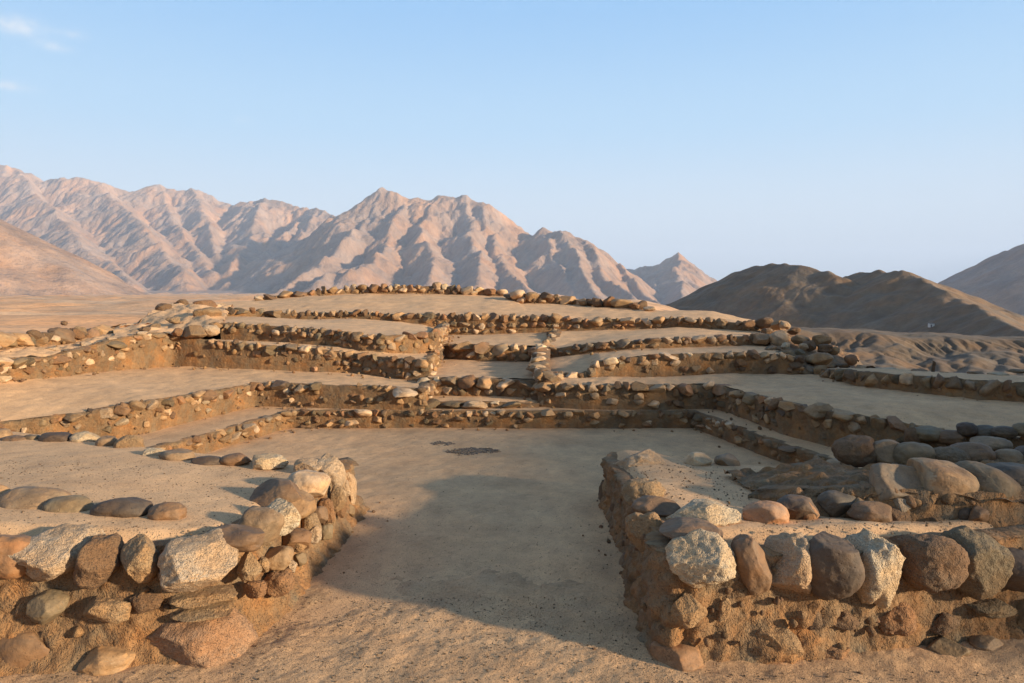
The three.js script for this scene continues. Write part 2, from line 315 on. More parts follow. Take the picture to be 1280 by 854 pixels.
// ───────────────────────── far terrain ─────────────────────────
/** stream-power incision with slope creep on a grid of heights: cuts branching gullies into a rough landform */
function erode(H, nx, ny, dx, { steps = 12, K = .02, m = .45, creep = .08, base = -1e9 }) {
  const N = nx * ny, rec = new Int32Array(N), dist = new Float32Array(N), area = new Float32Array(N), order = new Uint32Array(N);
  const nb = [[1, 0, 1], [-1, 0, 1], [0, 1, 1], [0, -1, 1], [1, 1, 1.414], [-1, 1, 1.414], [1, -1, 1.414], [-1, -1, 1.414]];
  for (let s = 0; s < steps; s++) {
    for (let j = 0; j < ny; j++) for (let i = 0; i < nx; i++) {
      const k = j * nx + i; let best = 0, r = k, dd = dx;
      for (const [a, b, l] of nb) { const x = i + a, y = j + b; if (x < 0 || y < 0 || x >= nx || y >= ny) continue; const g = (H[k] - H[y * nx + x]) / (l * dx); if (g > best) { best = g; r = y * nx + x; dd = l * dx; } }
      rec[k] = r; dist[k] = dd; area[k] = dx * dx; order[k] = k;
    }
    order.sort((a, b) => H[a] - H[b]);
    for (let q = N - 1; q >= 0; q--) { const k = order[q]; if (rec[k] !== k) area[rec[k]] += area[k]; }
    for (let q = 0; q < N; q++) { const k = order[q]; if (rec[k] === k || H[k] <= base) continue; const f = K * Math.pow(area[k], m) / dist[k]; H[k] = (H[k] + f * H[rec[k]]) / (1 + f); }
    for (let j = 1; j < ny - 1; j++) for (let i = 1; i < nx - 1; i++) { const k = j * nx + i; H[k] += creep * ((H[k - 1] + H[k + 1] + H[k - nx] + H[k + nx]) / 4 - H[k]); }
  }
  return H;
}
function ridgeHeights(ridges, x0, d0, nx, ny, dx, { floor, slope, curve = 0, warp = 0, warpScale = 300, rough = 0, roughScale = 200, blend = 0 }) {
  const segs = [];
  for (const ridge of ridges) { const p = ridge.map(([px, py, d]) => { const q = atDepth(px, py, d); return [q.x, d, q.y]; }); for (let i = 1; i < p.length; i++) segs.push([...p[i - 1], ...p[i]]); }
  const H = new Float32Array(nx * ny);
  for (let j = 0; j < ny; j++) for (let i = 0; i < nx; i++) {
    let x = x0 + i * dx, d = d0 + j * dx;
    const wx = warp * fbm(x / warpScale, d / warpScale, 1.5, 4), wd = warp * fbm(x / warpScale, d / warpScale, 8.5, 4); const X = x + wx, D = d + wd; let best = -1e9;
    for (const [ax, ad, ah, bx, bd, bh] of segs) {
      const ex = bx - ax, ed = bd - ad, t = Math.min(1, Math.max(0, ((X - ax) * ex + (D - ad) * ed) / (ex * ex + ed * ed))), r = Math.hypot(X - ax - ex * t, D - ad - ed * t);
      const h = lerp(ah, bh, t) - slope * r * (1 - curve * Math.min(1, r / 1500)); 
      if (blend && best > -1e8) { const e = Math.max(0, 1 - Math.abs(best - h) / blend); best = Math.max(best, h) + e * e * blend * .25; } else if (h > best) best = h;
    }
    if (rough) best += rough * (.6 - Math.abs(fbm(x / roughScale, d / roughScale, 4.5, 5)) * 3) * smooth(floor, floor + rough * 6, best);
    H[j * nx + i] = Math.max(best, floor + (floor !== 0 ? 0 : 0) + rough * .05 * n3(x / 90, d / 90, 3));
  }
  return H;
}
function gridGeometry(H, x0, d0, nx, ny, dx, o = {}) {
  return sheet(nx - 1, ny - 1, (u, v) => { const i = Math.round(u * (nx - 1)), j = Math.round(v * (ny - 1)); return V(x0 + i * dx, H[j * nx + i], -(d0 + j * dx)); }, o);
}
// broad desert ground to the horizon, with a valley falling away on the hills' side
function valleyFloor(x, d) { const phi = Math.atan2(x, d) * 180 / Math.PI; return lerp(-2.5, -68, smooth(2, 9, phi) * (1 - smooth(110, 150, phi))); }
function groundHeight(x, d) {
  const r = Math.hypot(x, d), phi = Math.atan2(x, d) * 180 / Math.PI, right = smooth(10, 24, phi) * (1 - smooth(110, 150, phi)), front = 1 - smooth(80, 120, Math.abs(phi));
  const leftH = r < 24 ? lerp(-.6, .15, smooth(13, 24, r)) : r < 150 ? lerp(.15, -.9, smooth(24, 150, r)) : lerp(-.9, -2.5, smooth(150, 1400, r));
  const rightH = r < 45 ? lerp(-.7, -5.5, smooth(13, 38, r)) : lerp(-5.5, -24, smooth(70, 300, r));
  let h = lerp(leftH, rightH, right); if (r > 14) h += (fbm(x / 26, d / 26, 2, 4) * .9 - .5 * Math.abs(fbm(x / 15 + 9, d / 24, 6, 3))) * smooth(14, 60, r) * (1 - right) * (1 + r / 260) * 1.5;
  h = lerp(h, valleyFloor(x, d), smooth(2, 9, phi) * smooth(220, 1000, r));
  return lerp(-.45, h, Math.max(front, smooth(8, 40, r) * .4));
}
{
  const rings = 230, spokes = 520;
  structure('ground', sheet(spokes, rings, (u, v) => {
    const r = .5 * Math.pow(28000, v), a = (u - .5) * 2 * Math.PI * .9999, w = Math.sign(a) * Math.PI * Math.pow(Math.abs(a) / Math.PI, 1.5), x = r * Math.sin(w), d = r * Math.cos(w);
    return V(x, groundHeight(x, d), -d);
  }, { tone: .12, toneScale: 40 }), DESERT, 'pale sandy desert ground stretching away from the ruin to the mountains', 'ground');
}
{ // the pink massif beyond the valley
  const x0 = -4300, d0 = 1750, dx = 8, nx = 720, ny = 370;
  const ridges = [
    [[418, 292, 3300], [446, 262, 3250], [474, 239, 3200], [506, 243, 3200], [547, 249, 3220], [581, 249, 3200], [607, 257, 3150], [630, 276, 3100], [664, 287, 3050], [679, 279, 3000], [697, 287, 2950], [727, 304, 2900], [769, 332, 2800], [830, 380, 2600]],
    [[474, 239, 3200], [452, 282, 2900], [415, 320, 2600], [372, 350, 2320], [345, 366, 2150]], [[506, 243, 3200], [490, 292, 2800], [468, 330, 2450], [448, 352, 2250]],
    [[547, 249, 3220], [528, 285, 2900], [548, 322, 2520], [540, 352, 2250]], [[581, 249, 3200], [588, 288, 2880], [604, 322, 2560], [596, 356, 2280]],
    [[630, 276, 3100], [618, 310, 2750], [640, 345, 2420], [660, 366, 2200]], [[679, 283, 3000], [684, 318, 2700], [706, 345, 2450], [716, 366, 2250]], [[727, 304, 2900], [752, 340, 2500], [790, 372, 2150], [825, 396, 1850]], [[769, 332, 2800], [800, 360, 2500], [840, 384, 2200]], [[697, 287, 2950], [722, 330, 2550], [742, 366, 2150], [765, 388, 1900]],
    [[430, 342, 2250], [470, 330, 2450]], [[395, 352, 2150], [425, 338, 2350], [455, 335, 2450]],
    [[750, 320, 3700], [799, 338, 3650], [825, 334, 3600], [846, 318, 3550], [866, 332, 3500], [890, 352, 3450], [940, 390, 3350]], [[846, 318, 3550], [850, 345, 3000], [858, 372, 2450], [862, 396, 2050]], [[825, 334, 3600], [820, 360, 3000], [815, 384, 2500]], [[769, 329, 3700], [790, 355, 3300]],
    [[-190, 180, 4300], [-90, 192, 4250], [0, 208, 4200], [49, 224, 4150], [75, 227, 4100], [116, 225, 4100], [139, 232, 4150], [161, 238, 4200], [199, 234, 4300], [221, 240, 4300], [238, 236, 4300], [262, 247, 4300], [296, 259, 4350], [334, 246, 4150], [356, 251, 4100], [375, 259, 4050], [394, 260, 3950], [418, 276, 3850], [440, 300, 3700]],
    [[-90, 192, 4250], [-60, 260, 3500], [-20, 320, 2900]], [[20, 212, 4200], [62, 262, 3600], [112, 312, 3000], [160, 352, 2550]], [[116, 225, 4100], [160, 268, 3650], [200, 312, 3100], [232, 350, 2700]],
    [[199, 234, 4300], [212, 270, 3900], [240, 310, 3400], [262, 342, 2950]], [[238, 236, 4300], [262, 280, 3800], [270, 322, 3300]], [[334, 246, 4150], [318, 285, 3700], [296, 322, 3200], [280, 352, 2800]], [[394, 260, 3950], [376, 295, 3600], [336, 330, 3100], [310, 356, 2700]], [[375, 259, 4050], [352, 300, 3550], [325, 325, 3200]],
  ];
  const H = ridgeHeights(ridges, x0, d0, nx, ny, dx, { floor: -75, slope: .7, curve: .12, warp: 45, warpScale: 380, rough: 40, roughScale: 300 });
  for (let j = 0; j < ny; j++) for (let i = 0; i < nx; i++) { const k = j * nx + i, x = x0 + i * dx, d = d0 + j * dx, w = smooth(-40, 50, H[k]); H[k] += w * (9 * (.35 - Math.abs(fbm(x / 95, d / 95, 7.7, 3)) * 2) + 7 * (.3 - Math.abs(fbm(x / 38, d / 38, 2.2, 2)) * 2)); }
  for (let j = 0; j < ny; j++) for (let i = 0; i < nx; i++) { const k = j * nx + i; const x = x0 + i * dx, d = d0 + j * dx; H[k] = Math.max(H[k], valleyFloor(x, d) - 2 + 30 * smooth(2100, 3400, d)); if (j < 3 || i < 2 || i > nx - 3) H[k] = -90; }
  erode(H, nx, ny, dx, { steps: 7, K: .045, m: .42, creep: .03, base: -74 });
  for (let k = 0; k < H.length; k++) { const x = x0 + (k % nx) * dx, d = d0 + Math.floor(k / nx) * dx; H[k] += smooth(-40, 40, H[k]) * 7 * fbm(x / 34, d / 34, 5.5, 3); }
  structure('mountain', gridGeometry(H, x0, d0, nx, ny, dx, { tone: .16, toneScale: 420 }), MOUNTAIN, 'pink barren mountain massif with gullied flanks beyond the valley', 'mountain');
}
{ // nearer bare slope at the edge of the valley
  const x0 = -1900, d0 = 480, dx = 9, nx = 160, ny = 135;
  const H = ridgeHeights([[[-330, 120, 1080], [-120, 205, 1160], [0, 273, 1260], [60, 318, 1350], [118, 358, 1460], [150, 372, 1540]]], x0, d0, nx, ny, dx, { floor: -6, slope: .62, warp: 30, warpScale: 200, rough: 7, roughScale: 120 });
  erode(H, nx, ny, dx, { steps: 8, K: .03, m: .4, creep: .2, base: -5 });
  structure('hillside', gridGeometry(H, x0, d0, nx, ny, dx, { tone: .1, toneScale: 120 }), MOUNTAIN, 'smooth sandy hillside rising from the plain in front of the pink massif', 'hill');
}
let hillGrid;
function spotOnHill(px, py) { // first point of the nearer hill along a direction
  for (let d = 185; d < 400; d += .5) { const p = atDepth(px, py, d), { B, x0, d0, nx, dx } = hillGrid, i = Math.round((p.x - x0) / dx), j = Math.round((d - d0) / dx); if (B[j * nx + i] - .2 > p.y) return p; }
  return atDepth(px, py, 250);
}
{ // two dark hills, the nearer one with a sunlit spur
  const x0 = 30, d0 = 165, dx = .85, nx = 290, ny = 340;
  const far = [[[815, 396, 440], [845, 384, 425], [868, 372, 410], [892, 358, 397.5], [919, 342, 385], [943, 333, 372.5], [967, 331, 362.5], [984, 331, 352.5], [1012, 334, 340], [1035, 340, 329], [1056, 351, 318], [1085, 372, 305]]];
  const near = [[[1030, 372, 364], [1045, 357, 355], [1057, 347, 350], [1074, 341, 340], [1098, 338, 325], [1125, 339, 305], [1149, 350, 287.5], [1180, 365, 265], [1211, 383, 240], [1242, 398, 217.5], [1290, 417, 190]], [[1125, 339, 305], [1149, 347, 310], [1180, 356, 310], [1211, 372, 307.5], [1242, 387, 302.5], [1290, 408, 295]]];
  const make = (r, slope) => ridgeHeights(r, x0, d0, nx, ny, dx, { floor: -17, slope, warp: 5, warpScale: 30, rough: 1.7, roughScale: 25, blend: 2.5 });
  const A = erode(make(far, .5), nx, ny, dx, { steps: 6, K: .035, m: .35, creep: .25, base: -16.5 }), B = erode(make(near, .5), nx, ny, dx, { steps: 6, K: .035, m: .35, creep: .25, base: -16.5 });
  structure('hill', gridGeometry(A, x0, d0, nx, ny, dx, { tone: .2, toneScale: 15 }), DARKHILL, 'dark brown rounded hill adjoining the end of the pink massif', 'hill');
  hillGrid = { B, x0, d0, nx, ny, dx };
  structure('hill', gridGeometry(B.map((h) => h - .2), x0, d0, nx, ny, dx, { tone: .2, toneScale: 15 }), DARKHILL, 'dark brown hill with a sunlit spur above the eroded bank', 'hill');
}
{ // blue shaded mountain far off
  const x0 = 660, d0 = 1020, dx = 8.4, nx = 170, ny = 170;
  const H = ridgeHeights([[[1130, 386, 2220], [1160, 368, 2100], [1184, 353, 2010], [1205, 345, 1920], [1222, 337, 1848], [1240, 322, 1770], [1258, 312, 1680], [1285, 303, 1560], [1340, 290, 1380], [1420, 290, 1200]]], x0, d0, nx, ny, dx, { floor: -75, slope: .6, warp: 22, warpScale: 180, rough: 8, roughScale: 120 });
  erode(H, nx, ny, dx, { steps: 10, K: .04, m: .4, creep: .1, base: -74 });
  structure('mountain', gridGeometry(H, x0, d0, nx, ny, dx, { tone: .1, toneScale: 300 }), MOUNTAIN, 'blue grey shaded mountain beyond the dark hills', 'mountain');
}
{ // eroded bank facing the ruin
  const x0 = 8, d0 = 34, dx = .2, nx = 300, ny = 200, H = new Float32Array(nx * ny);
  for (let j = 0; j < ny; j++) for (let i = 0; i < nx; i++) {
    const x = x0 + i * dx, d = d0 + j * dx, edge = 58 + 2.2 * fbm(x / 9, 3, 1, 3), crest = -1.5 - .043 * (x - 25.3) + .15 * n3(x / 6, d / 6, 4), fall = Math.max(0, edge - d);
    H[j * nx + i] = crest - fall * .15 * (1 - .18 * smooth(8, 22, fall)) - 2.4 * Math.abs(fbm((x - d * .7) / 10, (d + x * .5) / 30, 2, 5)) * smooth(0, 4, fall) + .5 * fbm(x / 4, d / 4, 7, 5) - .02 * Math.max(0, d - edge) - (x < 14 ? (14 - x) * .25 : 0);
  }
  erode(H, nx, ny, dx, { steps: 9, K: .09, m: .5, creep: .1 });
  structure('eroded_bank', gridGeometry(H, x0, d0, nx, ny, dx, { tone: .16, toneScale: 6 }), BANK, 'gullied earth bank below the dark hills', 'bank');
}
console.log('far terrain ready');

// ───────────────────────── floors of the ruin ─────────────────────────
const W = (x, d, h) => V(x, h, -d);
function courtHeight(x, d) { return .02 * fbm(x * .7, d * .7, 1, 3) + .011 * fbm(x * 3.4, d * 3.4, 2, 3) + .007 * fbm(x * 9, d * 9, 12, 3) + .002 * fbm(x * 22, d * 22, 4, 2); }
structure('court_floor', sheet(420, 420, (u, v) => { const x = lerp(-7, 7, u), d = lerp(-5, 9.1, v); return V(x, courtHeight(x, d), -d); }, { tone: .2, toneScale: .8 }), COURT, 'trampled gritty earth floor of the passage and sunken court', 'floor');

function gravelHeight(x, d) { return courtHeight(x, d) + .011 - .024 * smooth(3.0, 4.7, d - .1 * x) + .03 * fbm(x * 1.7, d * 1.7, 9, 5) * smooth(2.6, 3.4, d) + .005 * fbm(x * 12, d * 12, 5, 4) + .003 * fbm(x * 40, d * 40, 5, 2); }
structure('gravel_ground', sheet(560, 330, (u, v) => { const x = lerp(-4.2, 4.2, u), d = lerp(.6, 5.2, v); return V(x, gravelHeight(x, d), -d); }, { tone: .3, toneScale: .35 }), GRAVEL, 'coarse gravelly soil spread before the entrance walls', 'ground');

// front platforms: level earth behind the two entrance walls
const leftTilt = (x) => .075 * smooth(-1.3, -2.9, x) + .05 * smooth(-2.6, -6, x), rightTilt = (x) => -.05 * smooth(.95, 1.5, x);
const platformTop = (d) => lerp(.53, .385, smooth(2.9, 5.6, d) * .6 + .4 * Math.min(1, Math.max(0, (d - 3) / 2.5)));
{
  const front = [W(-8, 3.0, .53), W(-2.3, 3.06, .53), W(-1.62, 3.14, .53), W(-1.34, 3.36, .52)], back = [W(-8, 6.9, .42), W(-4.37, 5.85, .42), W(-2.7, 5.25, .42), W(-1.66, 5.05, .41), W(-1.3, 5.35, .39)];
  const F = new Line(front), K = new Line(back);
  structure('platform_floor', sheet(260, 110, (u, v) => { const p = F.at(u).lerp(K.at(u), .0 + v * 1.02); p.y = platformTop(-p.z) - .09 * (1 - smooth(0, .1, v)) - .05 * smooth(.965, 1, u) + leftTilt(p.x) + .014 * fbm(p.x * 1.4, 3, p.z * 1.4, 3) + .004 * fbm(p.x * 9, 3, p.z * 9, 3) - .0; return p; }, { tone: .1, toneScale: .8 }), SAND, 'pale sandy platform top behind the sunlit entrance wall', 'floor');
  wall('platform_back_wall', 'low buried rear face of the pale sandy platform', [W(-1.3, 5.42, 0), W(-1.66, 5.12, 0), W(-2.7, 5.32, 0), W(-4.37, 5.9, .1), W(-8, 6.95, .1)], [W(-1.3, 5.36, .39), W(-1.66, 5.06, .4), W(-2.7, 5.26, .41), W(-4.37, 5.85, .42), W(-8, 6.9, .42)], { cap: false, cell: .08, seed: 3 });
}
{
  const front = [W(.74, 3.3, .52), W(.95, 3.16, .53), W(1.9, 3.3, .53), W(2.5, 3.42, .52), W(8, 4.4, .5)], back = [W(.8, 5.6, .375), W(1.3, 5.5, .37), W(2.0, 5.2, .38), W(2.9, 4.9, .40), W(8, 5.2, .4)];
  const F = new Line(front), K = new Line(back);
  structure('platform_floor', sheet(260, 110, (u, v) => { const p = F.at(u).lerp(K.at(u), .0 + v * 1.02); p.y = platformTop(-p.z) - .09 * (1 - smooth(0, .1, v)) - .06 * (1 - smooth(0, .02, u)) + rightTilt(p.x) * smooth(3.3, 3.8, -p.z) + .03 * fbm(p.x * 1.4, 7, p.z * 1.4, 3) + .012 * fbm(p.x * 7, 3, p.z * 7, 3); return p; }, { tone: .14, toneScale: .6 }), COURT, 'brown earth platform top behind the shaded entrance wall', 'floor');
}

// ───────────────────────── walls round the court and up the mound ─────────────────────────
const bench = { base: [W(-3.95, 5.1, 0), W(-3.36, 6.85, 0), W(-2.95, 8.1, 0), W(-2.8, 8.5, 0), W(-1.2, 8.5, 0), W(.8, 8.48, 0), W(2.28, 8.46, 0), W(2.42, 7.9, 0), W(2.62, 7.1, 0), W(2.92, 6.0, 0), W(3.05, 5.3, 0)] };
bench.top = bench.base.map((p, i) => { const q = p.clone(); q.y = [.2, .2, .2, .22, .22, .215, .22, .21, .19, .19, .19][i]; return q; });
wall('court_bench', 'low stone edged bench running round three sides of the sunken court', bench.base, bench.top, { seed: 21, category: 'bench', cap: { w: [.07, .15], h: [.07, .1], lift: -.015, skip: .03 }, face: [{ v: .45, w: [.06, .16], h: [.05, .09], density: .5, scatter: .3 }, { v: .2, w: [.06, .16], h: [.05, .08], density: .25, scatter: .2 }] });

const courtWall = nodes([[-40, 575, 536, .2], [0, 566, 529, .2], [100, 553, 516, .2], [185, 540, 501, .21], [260, 522, 490, .21], [318, 508, 480, .22], [335, 508, 479, .22], [400, 510, 481, .22], [470, 512, 483, .22], [530, 513, 486, .22]]);
courtWall.base.push(W(-1.08, 9.35, .3)); courtWall.top.push(W(-1.08, 9.35, .5));
wall('court_wall', 'sunlit stone retaining wall round the court corner beside the stairs', courtWall.base, courtWall.top, { seed: 22, mix: WARMMIX.concat([['dark', 1.2], ['olive', 1]]), cap: { w: [.1, .22], h: [.09, .13], lift: -.01 }, face: [{ v: .62, w: [.05, .12], h: [.05, .08], density: .5, scatter: .2 }, { v: .35, w: [.06, .14], h: [.05, .1], density: .35, scatter: .25 }] });
const courtWallRight = nodes([[673, 508, 481, .22], [720, 511, 482, .22], [800, 512, 481, .22], [860, 511, 481, .22], [895, 511, 481, .22], [910, 515, 486, .22], [977, 541, 502, .22], [1039, 557, 515, .22], [1105, 569, 524, { d: 6.3 }], [1132, 573, 530, { d: 6.15 }], [1200, 582, 541, { d: 5.9 }], [1300, 594, 551, { d: 5.6 }]]);
courtWallRight.base.unshift(W(.42, 9.4, .3)); courtWallRight.top.unshift(W(.42, 9.4, .52));
wall('court_wall', 'stone retaining wall from the stairs round the shaded side of the court', courtWallRight.base, courtWallRight.top, { seed: 23, mix: MIX, cap: { w: [.1, .22], h: [.09, .14], lift: 0 }, face: [{ v: .6, w: [.08, .15], h: [.07, .11], density: .7, scatter: .15 }, { v: .25, w: [.08, .18], h: [.07, .11], density: .45, scatter: .2 }] });

const outerLeft = nodes([[-60, 486, 456, .73], [0, 478, 447, .72], [60, 471, 446, .70], [100, 467, 436, .68], [145, 463, 424, .66], [185, 460, 416, .64], [215, 458, 417, .62], [224, 458, 420, .62]]);
wall('outer_wall', 'reddish mud wall with small cream stones edging the sandy terrace', outerLeft.base, outerLeft.top, { seed: 24, mix: WARMMIX, bumpy: .05, cap: { w: [.1, .24], h: [.07, .12], lift: -.02, skip: .35 }, face: [{ v: .8, w: [.05, .12], h: [.05, .1], density: .5, scatter: .15 }, { v: .62, w: [.06, .13], h: [.06, .11], density: .6, scatter: .15 }, { v: .42, w: [.08, .16], h: [.08, .13], density: .5, scatter: .2, to: .75 }, { v: .2, w: [.08, .2], h: [.07, .13], density: .4, scatter: .2, to: .5 }] });
const outerLeftUpper = nodes([[-60, 444, 419, 1.02], [0, 438, 419, 1.02], [60, 432, 417, 1.02], [100, 424, 413, { d: 9.3 }], [142, 415, 410, { d: 10.2 }]]);
wall('outer_upper_wall', 'short wall of big leaning stones above the reddish mud wall', outerLeftUpper.base, outerLeftUpper.top, { seed: 25, mix: MIX, cap: { w: [.12, .2], h: [.13, .19], lift: 0, skip: 0 }, face: [{ v: .4, w: [.1, .2], h: [.1, .14], density: .75, scatter: .25, to: .7 }] });

const terrace2L = nodes([[222, 458, 420, .62], [247, 459, 424, .615], [310, 461, 430, .60], [360, 463, 434, .58], [400, 465, 437, .56], [440, 466, 442, .54], [480, 471, 447, .51], [520, 476, 450, .48], [538, 477, 451, .47]]);
terrace2L.base.push(W(-1.12, 9.8, .5), W(-1.18, 11.3, .6)); terrace2L.top.push(W(-1.14, 9.8, .77), W(-1.2, 11.3, .84));
wall('terrace_wall', 'second tier stone wall curving from the mud corner to the stairs', terrace2L.base, terrace2L.top, { seed: 26, cap: { w: [.09, .17], h: [.09, .14], from: .06, lift: 0 }, face: [{ v: .66, w: [.08, .16], h: [.08, .12], density: .8, scatter: .15, from: .2 }, { v: .42, w: [.08, .16], h: [.07, .11], density: .6, scatter: .2, from: .3 }, { v: .2, w: [.08, .14], h: [.07, .1], density: .3, scatter: .2, from: .35 }] });
const terrace3L = nodes([[276, 424, 404, .98], [330, 426, 407, .96], [385, 430, 411, .93], [420, 433, 414, .90], [450, 438, 419, .86], [478, 440, 420, .84], [520, 441, 418, .80], [548, 440, 415, .78]]);
terrace3L.base.push(W(-1.17, 11.2, .82), W(-1.24, 13.2, .88)); terrace3L.top.push(W(-1.18, 11.2, 1.08), W(-1.25, 13.2, 1.12));
wall('terrace_wall', 'third tier stone wall on the sunlit side of the stairs', terrace3L.base, terrace3L.top, { seed: 27, cap: { w: [.1, .18], h: [.09, .15], lift: 0 }, face: [{ v: .6, w: [.09, .16], h: [.08, .12], density: .8, scatter: .15 }, { v: .3, w: [.08, .16], h: [.07, .12], density: .5, scatter: .2, from: .3 }] });
const upper = nodes([[283, 395, 386, { d: 13.4 }], [330, 396, 390, { d: 13.8 }], [385, 399, 392, { d: 13.8 }], [440, 398, 391, { d: 13.8 }], [500, 402, 394, { d: 13.7 }], [530, 406, 394, { d: 13.6 }], [560, 416, 395, { d: 13.6 }], [600, 420, 395, { d: 13.5 }], [650, 417, 396, { d: 13.5 }], [690, 414, 396, { d: 13.4 }], [735, 413, 401, { d: 13.3 }], [760, 412, 399, { d: 13.2 }], [800, 411, 401, { d: 13.1 }], [850, 409, 398, { d: 12.9 }], [900, 411, 401, { d: 12.6 }], [945, 414, 406, { d: 12.3 }]]);
wall('upper_wall', 'long stone wall across the mound at the head of the stairs', upper.base, upper.top, { seed: 28, cell: .05, cap: { w: [.12, .24], h: [.11, .18], lift: .02, skip: .06 }, face: [{ v: .5, w: [.14, .22], h: [.1, .14], density: .85, scatter: .1, from: .38, to: .62 }, { v: .2, w: [.12, .2], h: [.08, .12], density: .8, scatter: .1, from: .40, to: .58 }, { v: .4, w: [.1, .18], h: [.07, .11], density: .6, scatter: .3, from: .62 }] });

// stairs up the middle
const step1 = nodes([[520, 510, 502, .22], [600, 510, 502, .22], [674, 509, 504, .22]]);
wall('stair_riser', 'lowest stair riser of flat worn stones just above the bench', step1.base, step1.top, { seed: 30, cap: { w: [.14, .3], h: [.07, .1], lift: -.01, skip: 0 }, mix: WARMMIX, cell: .04 });
const step2 = nodes([[520, 494, 473, .31], [600, 495, 473, .31], [672, 497, 476, .31]]);
wall('stair_riser', 'second stair riser of two even courses of squared stones', step2.base, step2.top, { seed: 31, cap: { w: [.14, .26], h: [.12, .15], lift: -.02, skip: 0 }, face: [{ v: .28, w: [.1, .18], h: [.1, .13], density: 1, scatter: .03, roll: .1 }], mix: WARMMIX.concat([['grey', 2], ['brown', 1]]), cell: .04 });
const step3 = nodes([[545, 448, 430, .58], [600, 451, 431, .58], [680, 451, 436, .58]]);
wall('stair_riser', 'top stair riser crowned with big rounded boulders', step3.base, step3.top, { seed: 32, cap: { w: [.16, .34], h: [.16, .2], lift: .0, skip: 0 }, face: [{ v: .3, w: [.12, .2], h: [.1, .14], density: 1, scatter: .05 }], mix: WARMMIX.concat([['brown', 2]]), cell: .05 });
wall('stair_flank_wall', 'rough stacked stone flank wall between the stairs and the shaded terraces', [W(.44, 11.3, .58), W(.36, 10, .35), W(.31, 9.02, .24), W(.36, 8.86, .24), W(.6, 8.86, .3), W(.66, 9.3, .5)], [W(.46, 11.3, .82), W(.38, 10, .74), W(.34, 9.04, .68), W(.38, 8.92, .66), W(.58, 8.92, .6), W(.64, 9.3, .6)], { seed: 33, cap: { w: [.14, .24], h: [.1, .15], skip: 0, lift: 0 }, face: [{ v: .75, w: [.14, .22], h: [.09, .13], density: 1, scatter: .04 }, { v: .45, w: [.12, .22], h: [.1, .14], density: .95, scatter: .06 }, { v: .18, w: [.12, .22], h: [.08, .12], density: .8, scatter: .06 }], mix: WARMMIX.concat([['brown', 2], ['grey', 1]]) });

const terrace2R = nodes([[676, 474, 468, .53], [740, 474, 466, .53], [748, 472, 452, .53], [785, 471, 447, .53], [850, 470, 443, .53], [920, 469, 441, .54], [985, 469, 444, .55], [1003, 469, 450, .55]]);
wall('terrace_wall', 'second tier stone wall with a squared step on the shaded side of the stairs', terrace2R.base, terrace2R.top, { seed: 34, cap: { w: [.1, .2], h: [.09, .13], lift: 0 }, face: [{ v: .6, w: [.1, .2], h: [.09, .14], density: .55, scatter: .25, from: .2 }, { v: .3, w: [.09, .18], h: [.07, .11], density: .5, scatter: .2, from: .15 }], mix: WARMMIX.concat([['brown', 3], ['red', 1]]) });
const terrace3R = nodes([[679, 449, 438, .61], [740, 441, 429, .74], [800, 436, 426, .82], [850, 434, 423, .84], [935, 431, 421, .86], [965, 431, 421, .86]]);
terrace3R.base.unshift(W(.78, 13.1, .86)); terrace3R.top.unshift(W(.78, 13.1, 1.0));
wall('terrace_wall', 'third tier stone wall below the upper wall on the shaded side of the stairs', terrace3R.base, terrace3R.top, { seed: 35, cap: { w: [.12, .22], h: [.1, .14], lift: .01 }, face: [{ v: .4, w: [.1, .18], h: [.07, .1], density: .5, scatter: .25 }] });
const outerRight = nodes([[1000, 468, 459, .56], [1022, 469, 461, .56], [1080, 484, 465, .57], [1184, 496, 473, .58], [1290, 504, 481, .58], [1400, 512, 489, .58]]);
wall('outer_wall', 'low shaded wall of leaning stones edging the terrace below the eroded bank', outerRight.base, outerRight.top, { seed: 36, mix: MIX, cap: { w: [.09, .17], h: [.12, .17], lift: -.02, skip: .02 } });

// the crest: a rubble wall on the top of the mound
const crest = nodes([[318, 377, 373, { d: 16.6 }], [385, 369, 365, { d: 17.2 }], [450, 367, 359, { d: 17.6 }], [500, 367, 358, { d: 17.6 }], [545, 367, 358, { d: 17.6 }], [584, 368, 361, { d: 17.5 }], [636, 370, 367, { d: 17.4 }]]);
wall('crest_wall', 'ruined stone wall along the top of the mound under the pink mountains', crest.base, crest.top, { seed: 37, cell: .06, cap: { w: [.14, .3], h: [.13, .24], lift: .03, skip: .02 }, face: [{ v: .4, w: [.14, .26], h: [.1, .16], density: .8, scatter: .3, from: .3, to: .85 }], mix: WARMMIX.concat([['brown', 3]]) });
const crestRight = nodes([[634, 374, 369, { d: 16.8 }], [650, 379, 367, { d: 16.3 }], [690, 380, 369, { d: 16.2 }], [722, 381, 375, { d: 16.1 }], [750, 383, 377, { d: 15.8 }], [775, 385, 377, { d: 15.6 }], [812, 388, 384, { d: 15.2 }]]);
wall('crest_wall', 'tumbled stone wall along the top of the mound breaking into single boulders', crestRight.base, crestRight.top, { seed: 38, cell: .06, cap: { w: [.18, .36], h: [.15, .26], lift: .0, skip: .15 }, face: [{ v: .35, w: [.16, .3], h: [.12, .18], density: .85, scatter: .3, to: .75 }], mix: WARMMIX.concat([['brown', 3]]) });

